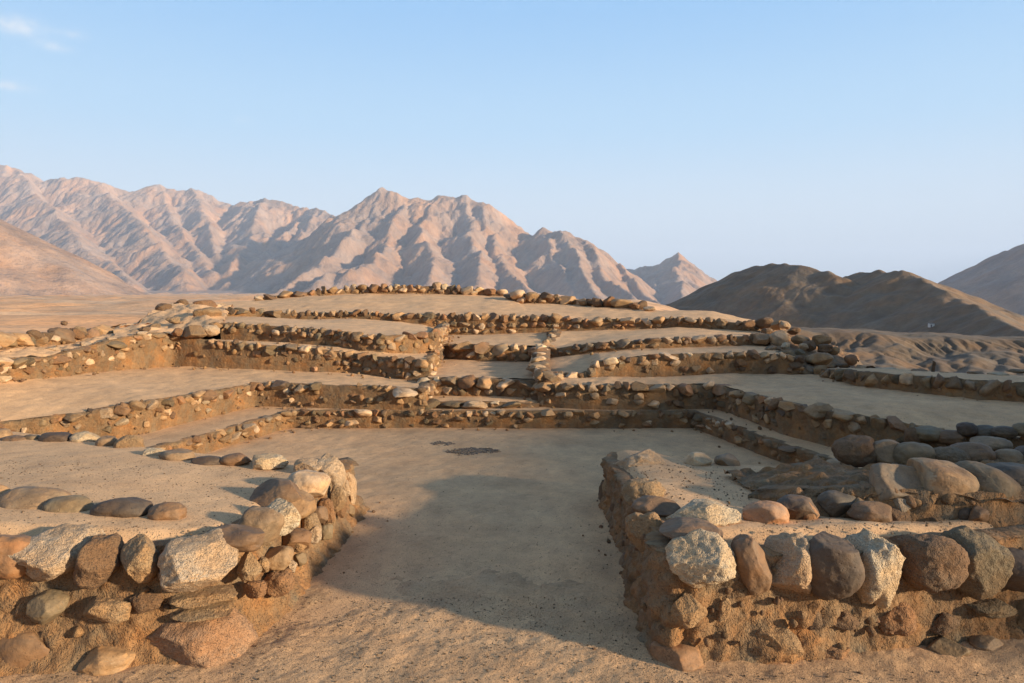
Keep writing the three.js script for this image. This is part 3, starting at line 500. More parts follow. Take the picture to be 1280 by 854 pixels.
// terrace fills
const upTo = (a, n) => a.slice(0, n);
terrace('terrace_floor', 'wide sandy terrace between the court wall and the reddish mud wall', [...courtWall.top.slice(0, 10)], [...outerLeft.base, ...terrace2L.base.slice(1, 9)], { nu: 170, nv: 60, seed: 1 });
terrace('terrace_floor', 'narrow sandy tread above the second tier wall by the mud corner', terrace2L.top.slice(1, 9), terrace3L.base.slice(0, 8), { nu: 120, seed: 2 });
terrace('terrace_floor', 'sandy tread below the upper wall on the sunlit side of the stairs', terrace3L.top.slice(0, 8), upper.base.slice(0, 7), { nu: 120, seed: 3 });
terrace('stair_tread', 'thin earth strip above the lowest stair riser', step1.top, step2.base, { nu: 40, nv: 8, seed: 4 });
terrace('stair_tread', 'broad earth tread between the squared riser and the boulder riser', [W(-1.15, 9.2, .55), W(.36, 9.2, .54)], [W(-1.25, 11.45, .58), W(.5, 11.45, .58)], { nu: 50, nv: 50, material: COURT, seed: 5 });
terrace('stair_tread', 'earth landing above the boulder riser at the foot of the upper wall', [W(-1.3, 11.45, .82), W(.72, 11.45, .81)], [W(-1.35, 13.55, .86), W(.8, 13.45, .93)], { nu: 50, nv: 40, seed: 6 });
terrace('terrace_floor', 'grey earth terrace between the shaded court wall and the low outer wall', courtWallRight.top.slice(1), [...terrace2R.base, ...outerRight.base.slice(1)], { nu: 200, nv: 70, material: COURT, seed: 7, rough: .02, rise: .03 });
terrace('terrace_floor', 'earth tread above the second tier wall with the squared step', terrace2R.top, terrace3R.base.slice(1), { nu: 110, nv: 30, material: COURT, seed: 8 });
terrace('terrace_floor', 'earth tread below the upper wall on the shaded side of the stairs', terrace3R.top, [W(.8, 13.5, .95), ...upper.base.slice(9), W(4.9, 12.0, .98)], { nu: 110, nv: 30, seed: 9 });
const crestLine = [W(-7.2, 15.2, 1.42), W(-6.3, 16.6, 1.5), ...crest.base.slice(1, 6), W(0, 17.4, 1.62), ...crestRight.base.slice(1), W(4.3, 14.6, 1.3), W(5, 13.6, 1.1)];
terrace('mound_top', 'smooth sandy dome of the mound above the upper wall', [W(-5.75, 13.5, 1.3), ...upper.top], crestLine, { nu: 170, nv: 40, rough: .02, seed: 10 });
terrace('mound_slope', 'far slope of the mound falling away behind the crest wall', crestLine, [W(-16, 26, -.4), W(-9, 34, -.4), W(-3, 36, -.5), W(2, 36, -.8), W(8, 30, -1), W(13, 24, -2), W(13, 18, -3)], { nu: 80, nv: 30, rough: .03, seed: 11 });
terrace('wall_top', 'rubble strewn top of the reddish mud wall', outerLeft.top, [...outerLeftUpper.base, W(-5.9, 11.0, 1.12), W(-5.5, 11.4, 1.15)], { nu: 120, nv: 30, rough: .04, seed: 12 });
terrace('outer_slope', 'earth slope outside the leaning stones falling to the plain', [...outerLeftUpper.top, W(-6.0, 11.4, 1.2)], [W(-13, 9, -.4), W(-14, 14, -.2), W(-13, 18, -.1), W(-12, 22, -.2)], { nu: 70, nv: 30, rough: .04, seed: 13 });
terrace('outer_ground', 'flat stony ground behind the low shaded outer wall', outerRight.top, [atDepth(1040, 459, 11), atDepth(1100, 460, 10.2), atDepth(1200, 466, 9), atDepth(1300, 470, 8.3), atDepth(1420, 476, 7.8)], { nu: 90, nv: 24, material: COURT, rough: .02, seed: 14 });
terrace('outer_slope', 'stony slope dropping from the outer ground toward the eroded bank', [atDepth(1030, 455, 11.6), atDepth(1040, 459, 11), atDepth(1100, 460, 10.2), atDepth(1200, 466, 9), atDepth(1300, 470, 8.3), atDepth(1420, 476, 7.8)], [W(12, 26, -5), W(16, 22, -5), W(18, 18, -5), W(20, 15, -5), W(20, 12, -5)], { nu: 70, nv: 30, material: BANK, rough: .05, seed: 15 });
{ // rubble shoulders at both ends of the terraces
  const rubble = (label, front, back, seed, mat, nu, nv, amp) => { const F = new Line(front), K = new Line(back); structure('rubble_shoulder', sheet(nu, nv, (u, v) => { const p = F.at(u).lerp(K.at(u), v); p.y += amp * Math.sin(Math.PI * v) * .5 + amp * (1.6 * fbm(p.x * 1.7, seed, p.z * 1.7, 4) + .5 * smooth(0, .5, clods(p.x * 4, seed, p.z * 4)) + .4 * fbm(p.x * 7, seed, p.z * 7, 3)); return p; }, { tone: .2, toneScale: .6 }), mat, label, 'bank'); };
  const ridge = [atDepth(136, 412, 10.6), atDepth(172, 404, 11.5), atDepth(194, 388, 12.8), atDepth(222, 379, 14.0), atDepth(258, 379, 15), atDepth(292, 382, 15.2)];
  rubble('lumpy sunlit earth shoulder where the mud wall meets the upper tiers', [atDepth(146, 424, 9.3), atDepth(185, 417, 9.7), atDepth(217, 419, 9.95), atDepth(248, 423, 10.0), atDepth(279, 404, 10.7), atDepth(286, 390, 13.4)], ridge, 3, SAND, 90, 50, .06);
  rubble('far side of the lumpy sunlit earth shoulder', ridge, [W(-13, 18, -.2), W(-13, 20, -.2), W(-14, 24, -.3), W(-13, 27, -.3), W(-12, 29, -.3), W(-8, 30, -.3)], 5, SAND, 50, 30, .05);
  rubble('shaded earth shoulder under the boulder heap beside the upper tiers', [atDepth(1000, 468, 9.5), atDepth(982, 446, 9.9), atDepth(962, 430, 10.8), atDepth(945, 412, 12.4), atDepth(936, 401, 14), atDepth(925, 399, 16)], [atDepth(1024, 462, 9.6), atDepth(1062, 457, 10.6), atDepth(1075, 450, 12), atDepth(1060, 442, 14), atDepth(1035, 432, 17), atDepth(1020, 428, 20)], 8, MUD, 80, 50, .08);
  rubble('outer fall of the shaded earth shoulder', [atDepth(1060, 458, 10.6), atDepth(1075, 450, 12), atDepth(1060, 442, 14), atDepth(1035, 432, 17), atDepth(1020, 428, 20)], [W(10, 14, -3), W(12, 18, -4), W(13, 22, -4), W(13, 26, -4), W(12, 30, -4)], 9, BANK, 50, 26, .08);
  terrace('bench_top', 'narrow earth ledge on top of the court bench', bench.top, [W(-4.6, 4.9, .2), W(-3.95, 7.1, .2), W(-3.5, 8.5, .22), W(-3.35, 8.95, .22), W(-1.2, 8.9, .22), W(.8, 8.85, .22), W(2.75, 8.8, .22), W(2.85, 8.0, .22), W(3.1, 7.0, .22), W(3.3, 5.9, .22), W(3.5, 5.2, .22)], { nu: 200, nv: 14, material: COURT, rough: .008, seed: 16 });
}
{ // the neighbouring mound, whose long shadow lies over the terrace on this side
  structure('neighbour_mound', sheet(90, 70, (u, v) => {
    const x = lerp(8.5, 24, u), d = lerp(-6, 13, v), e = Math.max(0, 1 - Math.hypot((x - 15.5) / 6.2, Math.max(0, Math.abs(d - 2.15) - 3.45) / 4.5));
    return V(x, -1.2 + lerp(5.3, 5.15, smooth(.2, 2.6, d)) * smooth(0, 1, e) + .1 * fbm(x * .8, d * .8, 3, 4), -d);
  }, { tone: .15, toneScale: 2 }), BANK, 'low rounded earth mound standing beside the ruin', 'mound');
}
console.log('terraces ready');

// ───────────────────────── entrance walls in the foreground ─────────────────────────
{
  const base = [W(-8, 2.95, 0), W(-2.3, 2.98, 0), W(-1.75, 3.02, 0), W(-1.5, 3.1, 0), W(-1.33, 3.28, 0), W(-1.27, 3.55, 0), W(-1.25, 4.3, 0), W(-1.21, 5.2, 0), W(-1.26, 5.38, 0), W(-1.5, 5.3, 0)];
  const top = [W(-8, 3.0, .51), W(-2.3, 3.04, .51), W(-1.78, 3.08, .51), W(-1.54, 3.16, .51), W(-1.38, 3.32, .51), W(-1.31, 3.57, .51), W(-1.29, 4.3, .44), W(-1.25, 5.2, .37), W(-1.3, 5.34, .37), W(-1.5, 5.24, .37)];
  const g = wall('entrance_wall', 'sunlit entrance wall with a big cream block and red boulder at its corner', base, top, { seed: 41, cell: .02, bumpy: .035, chink: 14, chinkSize: [.015, .05], fine: .015, cap: false, talus: .07, talusHeight: .07 });
  const S = (box, o) => hero(g, box, { ...o, power: Math.max(o.power || 3, 2.8), cuts: (o.cuts ?? 3) + 1 });
  // crest stones of the front face
  S([-112, 662, -52, 724], { d: 3.02, colour: 'tan', power: 3 }); S([-62, 664, -8, 728], { d: 3.02, colour: 'grey', power: 2.6 });
  S([-14, 666, 44, 723], { d: 3.02, colour: 'orange0', power: 2.5, cuts: 1 }); S([26, 655, 122, 724], { d: 3.08, colour: 'cream', power: 3.6, cuts: 4, roll: -.12, dep: 1.1 });
  S([94, 669, 152, 736], { d: 3.04, colour: 'brown1', power: 3, cuts: 3, dep: 1.2, rough: .05 }); S([150, 667, 199, 731], { d: 3.06, colour: 'tan', power: 3.2, cuts: 5, dep: 1.2 });
  S([198, 664, 304, 739], { d: 3.13, colour: 'cream', power: 3.2, cuts: 4, dep: 1.15, rough: .04 });
  // the layered slab and the boulder that carry it
  S([212, 731, 301, 752], { d: 3.15, colour: 'tan1', power: 4, cuts: 2, dep: .9 }); S([208, 748, 298, 770], { d: 3.13, colour: 'tan1', power: 4, cuts: 2, dep: .9 });
  S([170, 750, 321, 842], { d: 3.16, colour: 'red', power: 2.8, cuts: 0, dep: .75, rough: .05, lump: .14 });
  S([101, 804, 171, 845], { d: 3.0, colour: 'tan0', power: 2.7, cuts: 1, dep: .8 }); S([-12, 782, 78, 846], { d: 3.02, colour: 'brown0', power: 2.5, cuts: 1, dep: .6 });
  S([38, 738, 87, 780], { d: 3.0, colour: 'olive0', power: 3, cuts: 3, dep: .9 }); S([106, 745, 166, 779], { d: 3.0, colour: 'tan', power: 3, cuts: 4, dep: .7 });
  S([-70, 745, -20, 790], { d: 3.0, colour: 'tan' }); S([160, 735, 205, 765], { d: 3.06, colour: 'brown1', cuts: 2, dep: .8 }); S([-100, 800, -40, 845], { d: 3.0, colour: 'olive' });
  // crest stones along the passage
  S([252, 655, 333, 692], { h: .5, colour: 'brown0', power: 2.5, cuts: 1, dep: .8 }); S([302, 645, 340, 694], { d: 3.5, colour: 'tan1', power: 3, cuts: 3 });
  S([300, 631, 354, 680], { h: .49, colour: 'grey0', power: 2.5, cuts: 1, dep: 1 }); S([325, 625, 377, 669], { h: .49, colour: 'pale', power: 3.4, cuts: 5, rough: .06 });
  S([310, 598, 383, 643], { h: .49, colour: 'brown0', power: 2.6, cuts: 3, dep: .9 }); S([345, 612, 395, 652], { d: 3.95, colour: 'tan0', power: 2.8, cuts: 2 });
  S([357, 586, 412, 627], { h: .47, colour: 'cream0', power: 2.2, cuts: 0, lump: .08, dep: 1.1 });
  S([366, 572, 412, 600], { d: 4.8, colour: 'cream', power: 3, cuts: 3 }); S([395, 568, 433, 612], { d: 4.8, colour: 'cream', power: 3.6, cuts: 4, dep: 1 }); S([429, 589, 446, 634], { d: 5.05, colour: 'cream', power: 3, cuts: 2, dep: 1.2 });
  // stones in the passage face
  S([297, 688, 327, 728], { d: 3.2, colour: 'tan1', power: 3.6, cuts: 2 }); S([328, 682, 368, 713], { d: 3.5, colour: 'tan0', cuts: 2 }); S([345, 660, 390, 690], { d: 3.74, colour: 'brown0', cuts: 2 });
  S([372, 640, 404, 672], { d: 4.02, colour: 'tan', cuts: 3 }); S([396, 622, 420, 658], { d: 4.35, colour: 'orange', cuts: 2 }); S([412, 606, 432, 640], { d: 4.6, colour: 'tan', cuts: 3 }); S([330, 712, 368, 745], { d: 3.45, colour: 'orange', cuts: 1 }); S([398, 655, 416, 676], { d: 4.3, colour: 'olive', cuts: 2 }); for (const [x0, y0, x1, y1, d, c] of [[306, 724, 334, 748, 3.25, 'orange'], [318, 696, 338, 716, 3.3, 'tan'], [360, 668, 384, 690, 3.72, 'tan'], [384, 656, 402, 680, 3.98, 'cream'], [386, 632, 410, 656, 4.12, 'brown'], [404, 640, 420, 664, 4.36, 'tan'], [418, 622, 434, 648, 4.65, 'orange'], [422, 600, 438, 622, 4.85, 'cream'], [430, 630, 444, 648, 4.95, 'olive'], [366, 690, 384, 708, 3.7, 'olive']]) S([x0, y0, x1, y1], { d, colour: c, cuts: 3 });
  S([352, 700, 372, 716], { d: 3.62, colour: 'cream', cuts: 2 });
}
{
  const base = [W(1.05, 5.75, 0), W(.84, 5.72, 0), W(.77, 5.55, 0), W(.735, 4.5, 0), W(.68, 3.5, 0), W(.66, 3.14, 0), W(.71, 3.04, 0), W(.95, 3.03, 0), W(1.5, 3.09, 0), W(2.0, 3.19, 0), W(2.5, 3.3, .02), W(8, 4.5, .05)];
  const top = [W(1.05, 5.68, .36), W(.84, 5.66, .36), W(.78, 5.5, .36), W(.76, 4.5, .41), W(.72, 3.5, .5), W(.70, 3.18, .49), W(.75, 3.08, .49), W(.96, 3.07, .49), W(1.5, 3.13, .49), W(2.0, 3.23, .49), W(2.5, 3.34, .485), W(8, 4.55, .5)];
  const g = wall('entrance_wall', 'entrance wall crowned with pale granite blocks and dark boulders beside the shadow', base, top, { seed: 42, cell: .02, bumpy: .04, chink: 14, chinkSize: [.015, .05], fine: .016, cap: false, talus: .02, talusHeight: .05 });
  const S = (box, o) => hero(g, box, { ...o, power: Math.max(o.power || 3, 2.8), cuts: (o.cuts ?? 3) + 1, ...(o.d && o.d < 3.45 ? { d: o.d - .065 } : {}) });
  S([830, 662, 919, 734], { d: 3.14, colour: 'pale', power: 3, cuts: 3, dep: .95, rough: .06 }); S([914, 669, 964, 743], { d: 3.16, colour: 'brown0', power: 2.5, cuts: 2, dep: 1.2, roll: .12 });
  S([951, 666, 1024, 749], { d: 3.18, colour: 'cream', power: 2.9, cuts: 2, dep: 1, roll: .12, rough: .05 }); S([1000, 666, 1070, 748], { d: 3.15, colour: 'dark0', power: 2.7, cuts: 4, dep: 1, roll: .15, cutDepth: .62, lump: .1 });
  S([1054, 664, 1119, 757], { d: 3.24, colour: 'pale', power: 4, cuts: 4, dep: 1.15, rough: .06 }); S([1116, 664, 1202, 737], { d: 3.27, colour: 'brown1', power: 2.4, cuts: 1, dep: 1, lump: .1 });
  S([1172, 659, 1249, 742], { d: 3.32, colour: 'olive1', power: 2.6, cuts: 1, dep: 1, roll: -.5 }); S([1230, 682, 1302, 738], { d: 3.36, colour: 'dark', power: 2.5, cuts: 1, dep: 1.1 }); S([1247, 664, 1300, 694], { d: 3.5, colour: 'slate', cuts: 1 }); S([1296, 670, 1370, 740], { d: 3.42, colour: 'brown1' }); S([1366, 672, 1430, 738], { d: 3.5, colour: 'grey' });
  // stones in the front face
  S([836, 740, 888, 786], { d: 3.1, colour: 'tan1', power: 3.2, cuts: 4, dep: .7 }); S([812, 800, 878, 842], { d: 3.1, colour: 'orange0', power: 2.4, cuts: 2, dep: .9 }); S([933, 779, 1004, 832], { d: 3.13, colour: 'tan1', power: 2.8, cuts: 2, dep: .6, rough: .05 });
  S([1090, 752, 1145, 792], { d: 3.22, colour: 'orange1', power: 3, cuts: 3, dep: .7 }); S([898, 748, 914, 778], { d: 3.1, colour: 'tan', power: 3, cuts: 3, roll: -.3 }); S([1204, 748, 1270, 772], { d: 3.3, colour: 'olive1', power: 3, cuts: 2, dep: .6 });
  S([1156, 796, 1212, 824], { d: 3.2, colour: 'olive0', power: 2.8, cuts: 4, dep: .8 }); S([1212, 794, 1256, 818], { d: 3.25, colour: 'grey0', power: 2.8, cuts: 3, dep: .8 }); S([1000, 760, 1034, 796], { d: 3.17, colour: 'brown1', dep: .6, cuts: 2 }); S([1028, 762, 1075, 788], { d: 3.18, colour: 'brown1', dep: .6, cuts: 3 }); S([1020, 806, 1066, 832], { d: 3.14, colour: 'orange1', dep: .6, cuts: 2 }); S([1270, 750, 1300, 800], { d: 3.34, colour: 'olive' }); S([1160, 766, 1200, 796], { d: 3.26, colour: 'brown1', dep: .6 });
  // crest stones along the passage
  S([822, 647, 902, 676], { h: .54, colour: 'brown0', power: 2.4, cuts: 0, dep: .9 }); S([834, 626, 928, 660], { h: .53, colour: 'pale', power: 3, cuts: 3, dep: .7, rough: .05 }); S([788, 620, 852, 652], { h: .5, colour: 'brown0', power: 2.3, cuts: 0, dep: .8 });
  S([782, 640, 832, 690], { d: 3.5, colour: 'tan', power: 3, cuts: 3 }); S([776, 598, 832, 640], { h: .45, colour: 'tan', power: 3, cuts: 3, dep: .8 }); S([761, 562, 842, 606], { d: 5.2, colour: 'cream', power: 3, cuts: 4, dep: .85, rough: .06 }); S([752, 588, 790, 634], { d: 5.35, colour: 'tan1', power: 2.8, cuts: 2 }); S([748, 600, 766, 640], { d: 5.5, colour: 'brown1', power: 2.8, cuts: 2 });
  // stones in the shaded passage face
  for (const [x0, y0, x1, y1, d, c] of [[765, 640, 790, 680, 4.7, 'grey'], [772, 690, 800, 722, 4.2, 'brown'], [790, 700, 822, 750, 3.7, 'grey'], [806, 690, 834, 730, 3.4, 'tan'], [798, 760, 824, 800, 3.4, 'brown'], [778, 730, 800, 762, 3.9, 'tan'], [760, 676, 776, 704, 4.7, 'tan'], [757, 640, 770, 668, 5.1, 'brown'], [808, 742, 830, 792, 3.25, 'brown']]) S([x0, y0, x1, y1], { d, colour: c, cuts: 2, dep: 1 });
}
{ // rows of half-buried boulders: crests of older walls
  let g = thing('boulder_row', 'short row of four smooth half buried boulders on the sandy platform', 'boulder row', W(-2.3, 3.7, .5)); const A = (b, o) => hero(g, b, o);
  A([-70, 604, 10, 648], { h: .57, colour: 'tan0', power: 2.3, cuts: 0, dep: .7 }); A([-6, 607, 86, 656], { h: .55, colour: 'grey0', power: 2.3, cuts: 0, dep: .7, lump: .1 }); A([53, 619, 118, 654], { h: .55, colour: 'olive0', power: 2.3, cuts: 0, dep: .7 }); A([116, 620, 191, 656], { h: .55, colour: 'dark0', power: 2.5, cuts: 2, dep: .7 }); A([184, 627, 232, 656], { h: .55, colour: 'brown0', power: 2.3, cuts: 0, dep: .8 });
  g = thing('boulder_row', 'long row of dark and white boulders along the far edge of the sandy platform', 'boulder row', W(-3, 5.3, .42));
  for (const [x0, y0, x1, y1, c, k] of [[-60, 534, -18, 556, 'grey0', 0], [-22, 536, 16, 560, 'tan0', 0], [2, 544, 34, 559, 'brown0', 0], [28, 543, 52, 557, 'olive0', 1], [46, 540, 92, 560, 'dark0', 1], [86, 539, 127, 561, 'pale', 3], [120, 545, 149, 565, 'grey0', 1], [144, 543, 180, 571, 'tan1', 2], [177, 559, 209, 577, 'pale', 3], [199, 562, 244, 582, 'grey0', 1], [239, 569, 280, 584, 'dark0', 1], [276, 566, 314, 585, 'brown0', 2], [311, 567, 362, 589, 'pale', 3]]) hero(g, [x0, y0, x1, y1], { h: .47, colour: c, cuts: k, power: 2.6, dep: .75, detail: 10 });
  g = thing('boulder_row', 'row of reddish and slate stones behind the crest of the pale granite blocks', 'boulder row', W(1.5, 3.8, .5));
  for (const [x0, y0, x1, y1, c, k] of [[926, 626, 988, 662, 'red0', 1], [968, 619, 1024, 654, 'dark0', 4], [996, 626, 1024, 652, 'orange0', 3], [1022, 614, 1072, 648, 'slate0', 1], [1062, 626, 1118, 656, 'brown0', 2]]) hero(g, [x0, y0, x1, y1], { h: .5, colour: c, cuts: k + 1, power: 2.6, dep: .8, detail: 11 });
}
{ // raised block beside the shaded platform with its two boulder crests
  const base = [W(1.5, 4.2, .44), W(1.72, 3.86, .46), W(1.95, 3.72, .46), W(2.6, 3.56, .46), W(7, 4.4, .46)], top = [W(1.56, 4.24, .47), W(1.78, 3.92, .56), W(2.0, 3.8, .6), W(2.65, 3.64, .62), W(7, 4.5, .62)];
  const g = wall('inner_wall', 'inner wall with huge leaning boulders behind the granite crowned entrance wall', base, top, { seed: 43, cell: .025, bumpy: .05, fine: .015, cap: false, mix: MIX, noise: 1.2, face: [{ v: .4, w: [.1, .2], h: [.08, .13], density: .6, scatter: .3, from: .1 }] });
  const S = (b, o) => hero(g, b, { detail: 13, lump: .08, rough: .02, ...o });
  S([1084, 579, 1168, 643], { d: 3.85, colour: 'grey0', power: 2.8, cuts: 4, dep: .8, cutDepth: .6 }); S([1140, 575, 1217, 635], { d: 3.84, colour: 'tan0', power: 2.7, cuts: 2, dep: 1.1, roll: -.2 }); S([1193, 580, 1272, 636], { d: 3.82, colour: 'olive0', power: 2.4, cuts: 1, dep: 1.1, roll: -.3 }); S([1228, 578, 1310, 634], { d: 3.9, colour: 'slate0', power: 2.5, cuts: 1, dep: 1 }); S([1300, 584, 1380, 640], { d: 3.95, colour: 'brown0', power: 2.5 });
  S([1078, 630, 1140, 662], { d: 3.72, colour: 'brown1', cuts: 2, dep: .8 }); S([1190, 630, 1230, 656], { d: 3.66, colour: 'dark', dep: .8 }); S([1228, 628, 1290, 662], { d: 3.66, colour: 'dark1', dep: .8 });
  const back = [W(1.55, 4.9, .42), W(1.9, 4.75, .5), W(2.4, 4.62, .55), W(3.2, 4.75, .58), W(7, 5.4, .6)], F = new Line(top), K = new Line(back);
  structure('earth_ledge', sheet(260, 80, (u, v) => { const p = F.at(u).lerp(K.at(u), -.05 + 1.1 * v); p.y += .08 * fbm(p.x * 3, 1, p.z * 3, 4) + .035 * smooth(0, .5, clods(p.x * 7, 1, p.z * 7)) - .04; return p; }, { tone: .2, toneScale: .5 }), MUD, 'lumpy earth ledge between the two crests of leaning boulders', 'bank');
  const r = thing('boulder_row', 'row of rounded river boulders on the ledge before the shaded terrace', 'boulder row', W(2.6, 4.8, .55));
  for (const [x0, y0, x1, y1, d, c, k] of [[1039, 544, 1095, 584, 4.8, 'brown1', 2], [1086, 549, 1130, 582, 4.75, 'grey0', 1], [1116, 552, 1170, 588, 4.65, 'olive0', 0], [1160, 557, 1208, 586, 4.6, 'grey1', 3], [1186, 551, 1242, 586, 4.65, 'brown0', 0], [1244, 561, 1278, 584, 4.6, 'grey0', 1], [1270, 556, 1320, 588, 4.6, 'dark', 0], [1214, 545, 1262, 566, 4.9, 'grey0', 3], [1140, 532, 1180, 552, 6.0, 'olive0', 0], [1172, 537, 1206, 556, 5.9, 'brown0', 0], [1130, 534, 1150, 560, 6.0, 'brown1', 1], [1218, 531, 1246, 548, 5.8, 'slate0', 0], [1240, 532, 1272, 548, 5.7, 'slate0', 0], [1266, 528, 1292, 546, 5.65, 'olive0', 0], [1196, 528, 1222, 546, 5.85, 'dark0', 1]]) hero(r, [x0, y0, x1, y1], { d, colour: c, cuts: k, power: 2.4, dep: .9, detail: 11, lump: .12 });
}
// loose stones and rubble
function boulder(label, group, box, o) { const g = new THREE.Group(); const m = hero(g, box, { detail: 7, ...o }); g.remove(m); m.name = numbered('boulder'); tag(m, label, 'boulder', group, 'thing'); scene.add(m); return m; }
boulder('small white striped boulder lying on the bare edge of the brown platform', null, [856, 565, 889, 587], { d: 5.35, colour: 'pale0', cuts: 1, detail: 10 });
boulder('small angular grey boulder next to the white striped one', null, [894, 567, 924, 586], { d: 5.35, colour: 'grey0', cuts: 3, detail: 10 });
boulder('flat grey slab lying at the end of the shaded bench', null, [984, 579, 1024, 592], { d: 5.6, colour: 'grey1', power: 4 });
for (const [x0, y0, x1, y1, d, c, label] of [
  [929, 400, 943, 411, 12.2, 'orange1', 'small ochre block at the broken end of the upper wall'],
  [943, 396, 966, 412, 12.3, 'brown1', 'wide brown block crowning the boulder heap'],
  [964, 400, 980, 413, 12, 'tan', 'tan block beside the wide brown block on the boulder heap'],
  [974, 401, 989, 412, 11.8, 'cream', 'rounded cream stone on top of the boulder heap'],
  [984, 409, 1001, 419, 11.4, 'brown1', 'brown stone just below the rounded cream stone on the boulder heap'],
  [961, 413, 985, 434, 10.8, 'cream', 'largest cream block in the middle of the boulder heap'],
  [943, 416, 964, 431, 10.9, 'grey0', 'grey boulder leaning against the largest cream block'],
  [989, 418, 1012, 431, 10.8, 'tan', 'blocky tan stone behind the largest cream block'],
  [1016, 418, 1041, 434, 10.7, 'tan', 'broad tan block on the outer shoulder facing the eroded bank'],
  [976, 428, 988, 438, 10.3, 'pale', 'small pale stone under the largest cream block'],
  [998, 429, 1010, 438, 10.2, 'cream', 'small squared cream stone in the boulder heap'],
  [970, 437, 996, 451, 9.9, 'olive1', 'olive slab at the foot of the boulder heap above the terrace'],
  [1008, 440, 1038, 458, 9.8, 'tan0', 'big smooth tan boulder where the low outer wall begins'],
  [1034, 433, 1050, 444, 10.2, 'tan', 'lumpy tan stone beside the broad tan block on the shoulder'],
  [972, 449, 993, 463, 9.7, 'brown1', 'brown stone set into the corner above the terrace floor'],
  [1056, 443, 1071, 457, 10, 'orange0', 'single orange boulder on the ground near the low outer wall'],
  [952, 410, 966, 420, 11.4, 'brown1', 'small brown stone tucked between the wide brown block and the grey boulder'],
  [1004, 425, 1020, 440, 10.3, 'brown1', 'brown block between the heap and the big smooth tan boulder'],
  [990, 436, 1006, 447, 10, 'olive1', 'olive brown stone wedged beside the olive slab'],
  [1022, 430, 1040, 442, 10.2, 'brown1', 'brown stone behind the big smooth tan boulder'],
  [955, 432, 972, 442, 10.3, 'grey1', 'small grey stone below the grey boulder']])
  boulder(label, 'boulders heaped at the end of the upper tiers', [x0, y0, x1, y1], { d, colour: c, cuts: 4, power: 3.2, dep: 1 });
for (const [x0, y0, x1, y1, d, c, label] of [
  [195, 379, 213, 391, 12.8, 'brown1', 'dark block standing out on the skyline of the earth shoulder'],
  [221, 374, 234, 382, 13.8, 'brown1', 'small dark stone at the highest point of the earth shoulder'],
  [242, 375, 272, 386, 13.6, 'orange1', 'long ochre block at the top of the earth shoulder'],
  [224, 386, 242, 394, 12.6, 'cream', 'flat cream stone on the upper earth shoulder'],
  [244, 384, 276, 402, 11.55, 'tan1', 'largest tan lump on the earth shoulder'],
  [226, 406, 262, 424, 10.05, 'tan1', 'broad tan boulder on top of the mud corner'],
  [252, 406, 274, 421, 10.15, 'cream', 'cream boulder beside the broad one on the mud corner'],
  [262, 402, 278, 412, 10.55, 'tan', 'tan stone at the start of the third tier wall'],
  [208, 396, 226, 405, 10.95, 'tan', 'tan stone halfway up the earth shoulder'],
  [184, 404, 200, 412, 10.45, 'grey1', 'grey stone low on the earth shoulder'],
  [174, 408, 188, 415, 9.95, 'brown1', 'brown stone low on the earth shoulder'],
  [214, 410, 228, 421, 9.95, 'orange1', 'orange block at the end of the reddish mud wall'],
  [170, 414, 184, 420, 9.55, 'cream', 'flat cream stone on the crest of the reddish mud wall near its corner'],
  [58, 433, 76, 441, 8.55, 'cream', 'cream slab lying in front of the leaning stones'],
  [98, 427, 116, 436, 8.95, 'cream', 'cream slab lying past the last of the leaning stones'],
  [132, 421, 146, 430, 9.15, 'cream', 'cream stone halfway along the crest of the mud wall'],
  [10, 440, 26, 446, 8.35, 'tan', 'flat tan stone lying before the leaning stones'],
  [76, 436, 92, 443, 8.55, 'grey1', 'grey stone beside the cream slab in front of the leaning stones']])
  boulder(label, 'blocks lying on the earth shoulder and mud wall', [x0, y0, x1, y1], { d, colour: c, cuts: 4, power: 3.2, dep: 1 });
for (const [x0, y0, x1, y1, d, c, label] of [
  [739, 372, 754, 385, 15.7, 'brown1', 'brown block past the broken end of the crest wall'],
  [754, 370, 770, 386, 15.6, 'orange1', 'tall orange block standing on the mound top'],
  [786, 378, 804, 388, 15.3, 'orange1', 'low orange block on the mound top apart from the tall one'],
  [804, 383, 820, 389, 15, 'cream', 'flat cream stone at the tail of the crest wall'],
  [722, 373, 734, 382, 15.9, 'tan', 'tan block next to the end of the crest wall']])
  boulder(label, 'blocks past the end of the crest wall', [x0, y0, x1, y1], { d, colour: c, cuts: 4, power: 3.4, dep: 1 });
for (const [x0, y0, x1, y1, d, c, label] of [
  [1095, 459, 1122, 465, 9.7, 'pale', 'longest pale slab behind the low outer wall'],
  [1070, 456, 1082, 462, 9.9, 'cream', 'small cream stone behind the low outer wall'],
  [1140, 461, 1158, 466, 9.3, 'grey1', 'grey slab beside the wooden stake'],
  [1238, 465, 1262, 471, 8.5, 'pale', 'pale slab flat on the stony outer ground'],
  [1212, 464, 1230, 469, 8.8, 'grey1', 'grey slab next to the pale slab on the outer ground'],
  [1262, 461, 1284, 467, 8.7, 'grey1', 'grey slab farther out past the pale slab on the outer ground'],
  [1046, 454, 1060, 460, 10.1, 'grey1', 'small grey slab near the single orange boulder']])
  boulder(label, 'slabs behind the low outer wall', [x0, y0, x1, y1], { d, colour: c, cuts: 2, power: 4, dep: 1.2 });
boulder('lone dark stone out on the pale desert slope', null, [76, 401, 84, 407], { d: 26, colour: 'brown1', cuts: 2 });

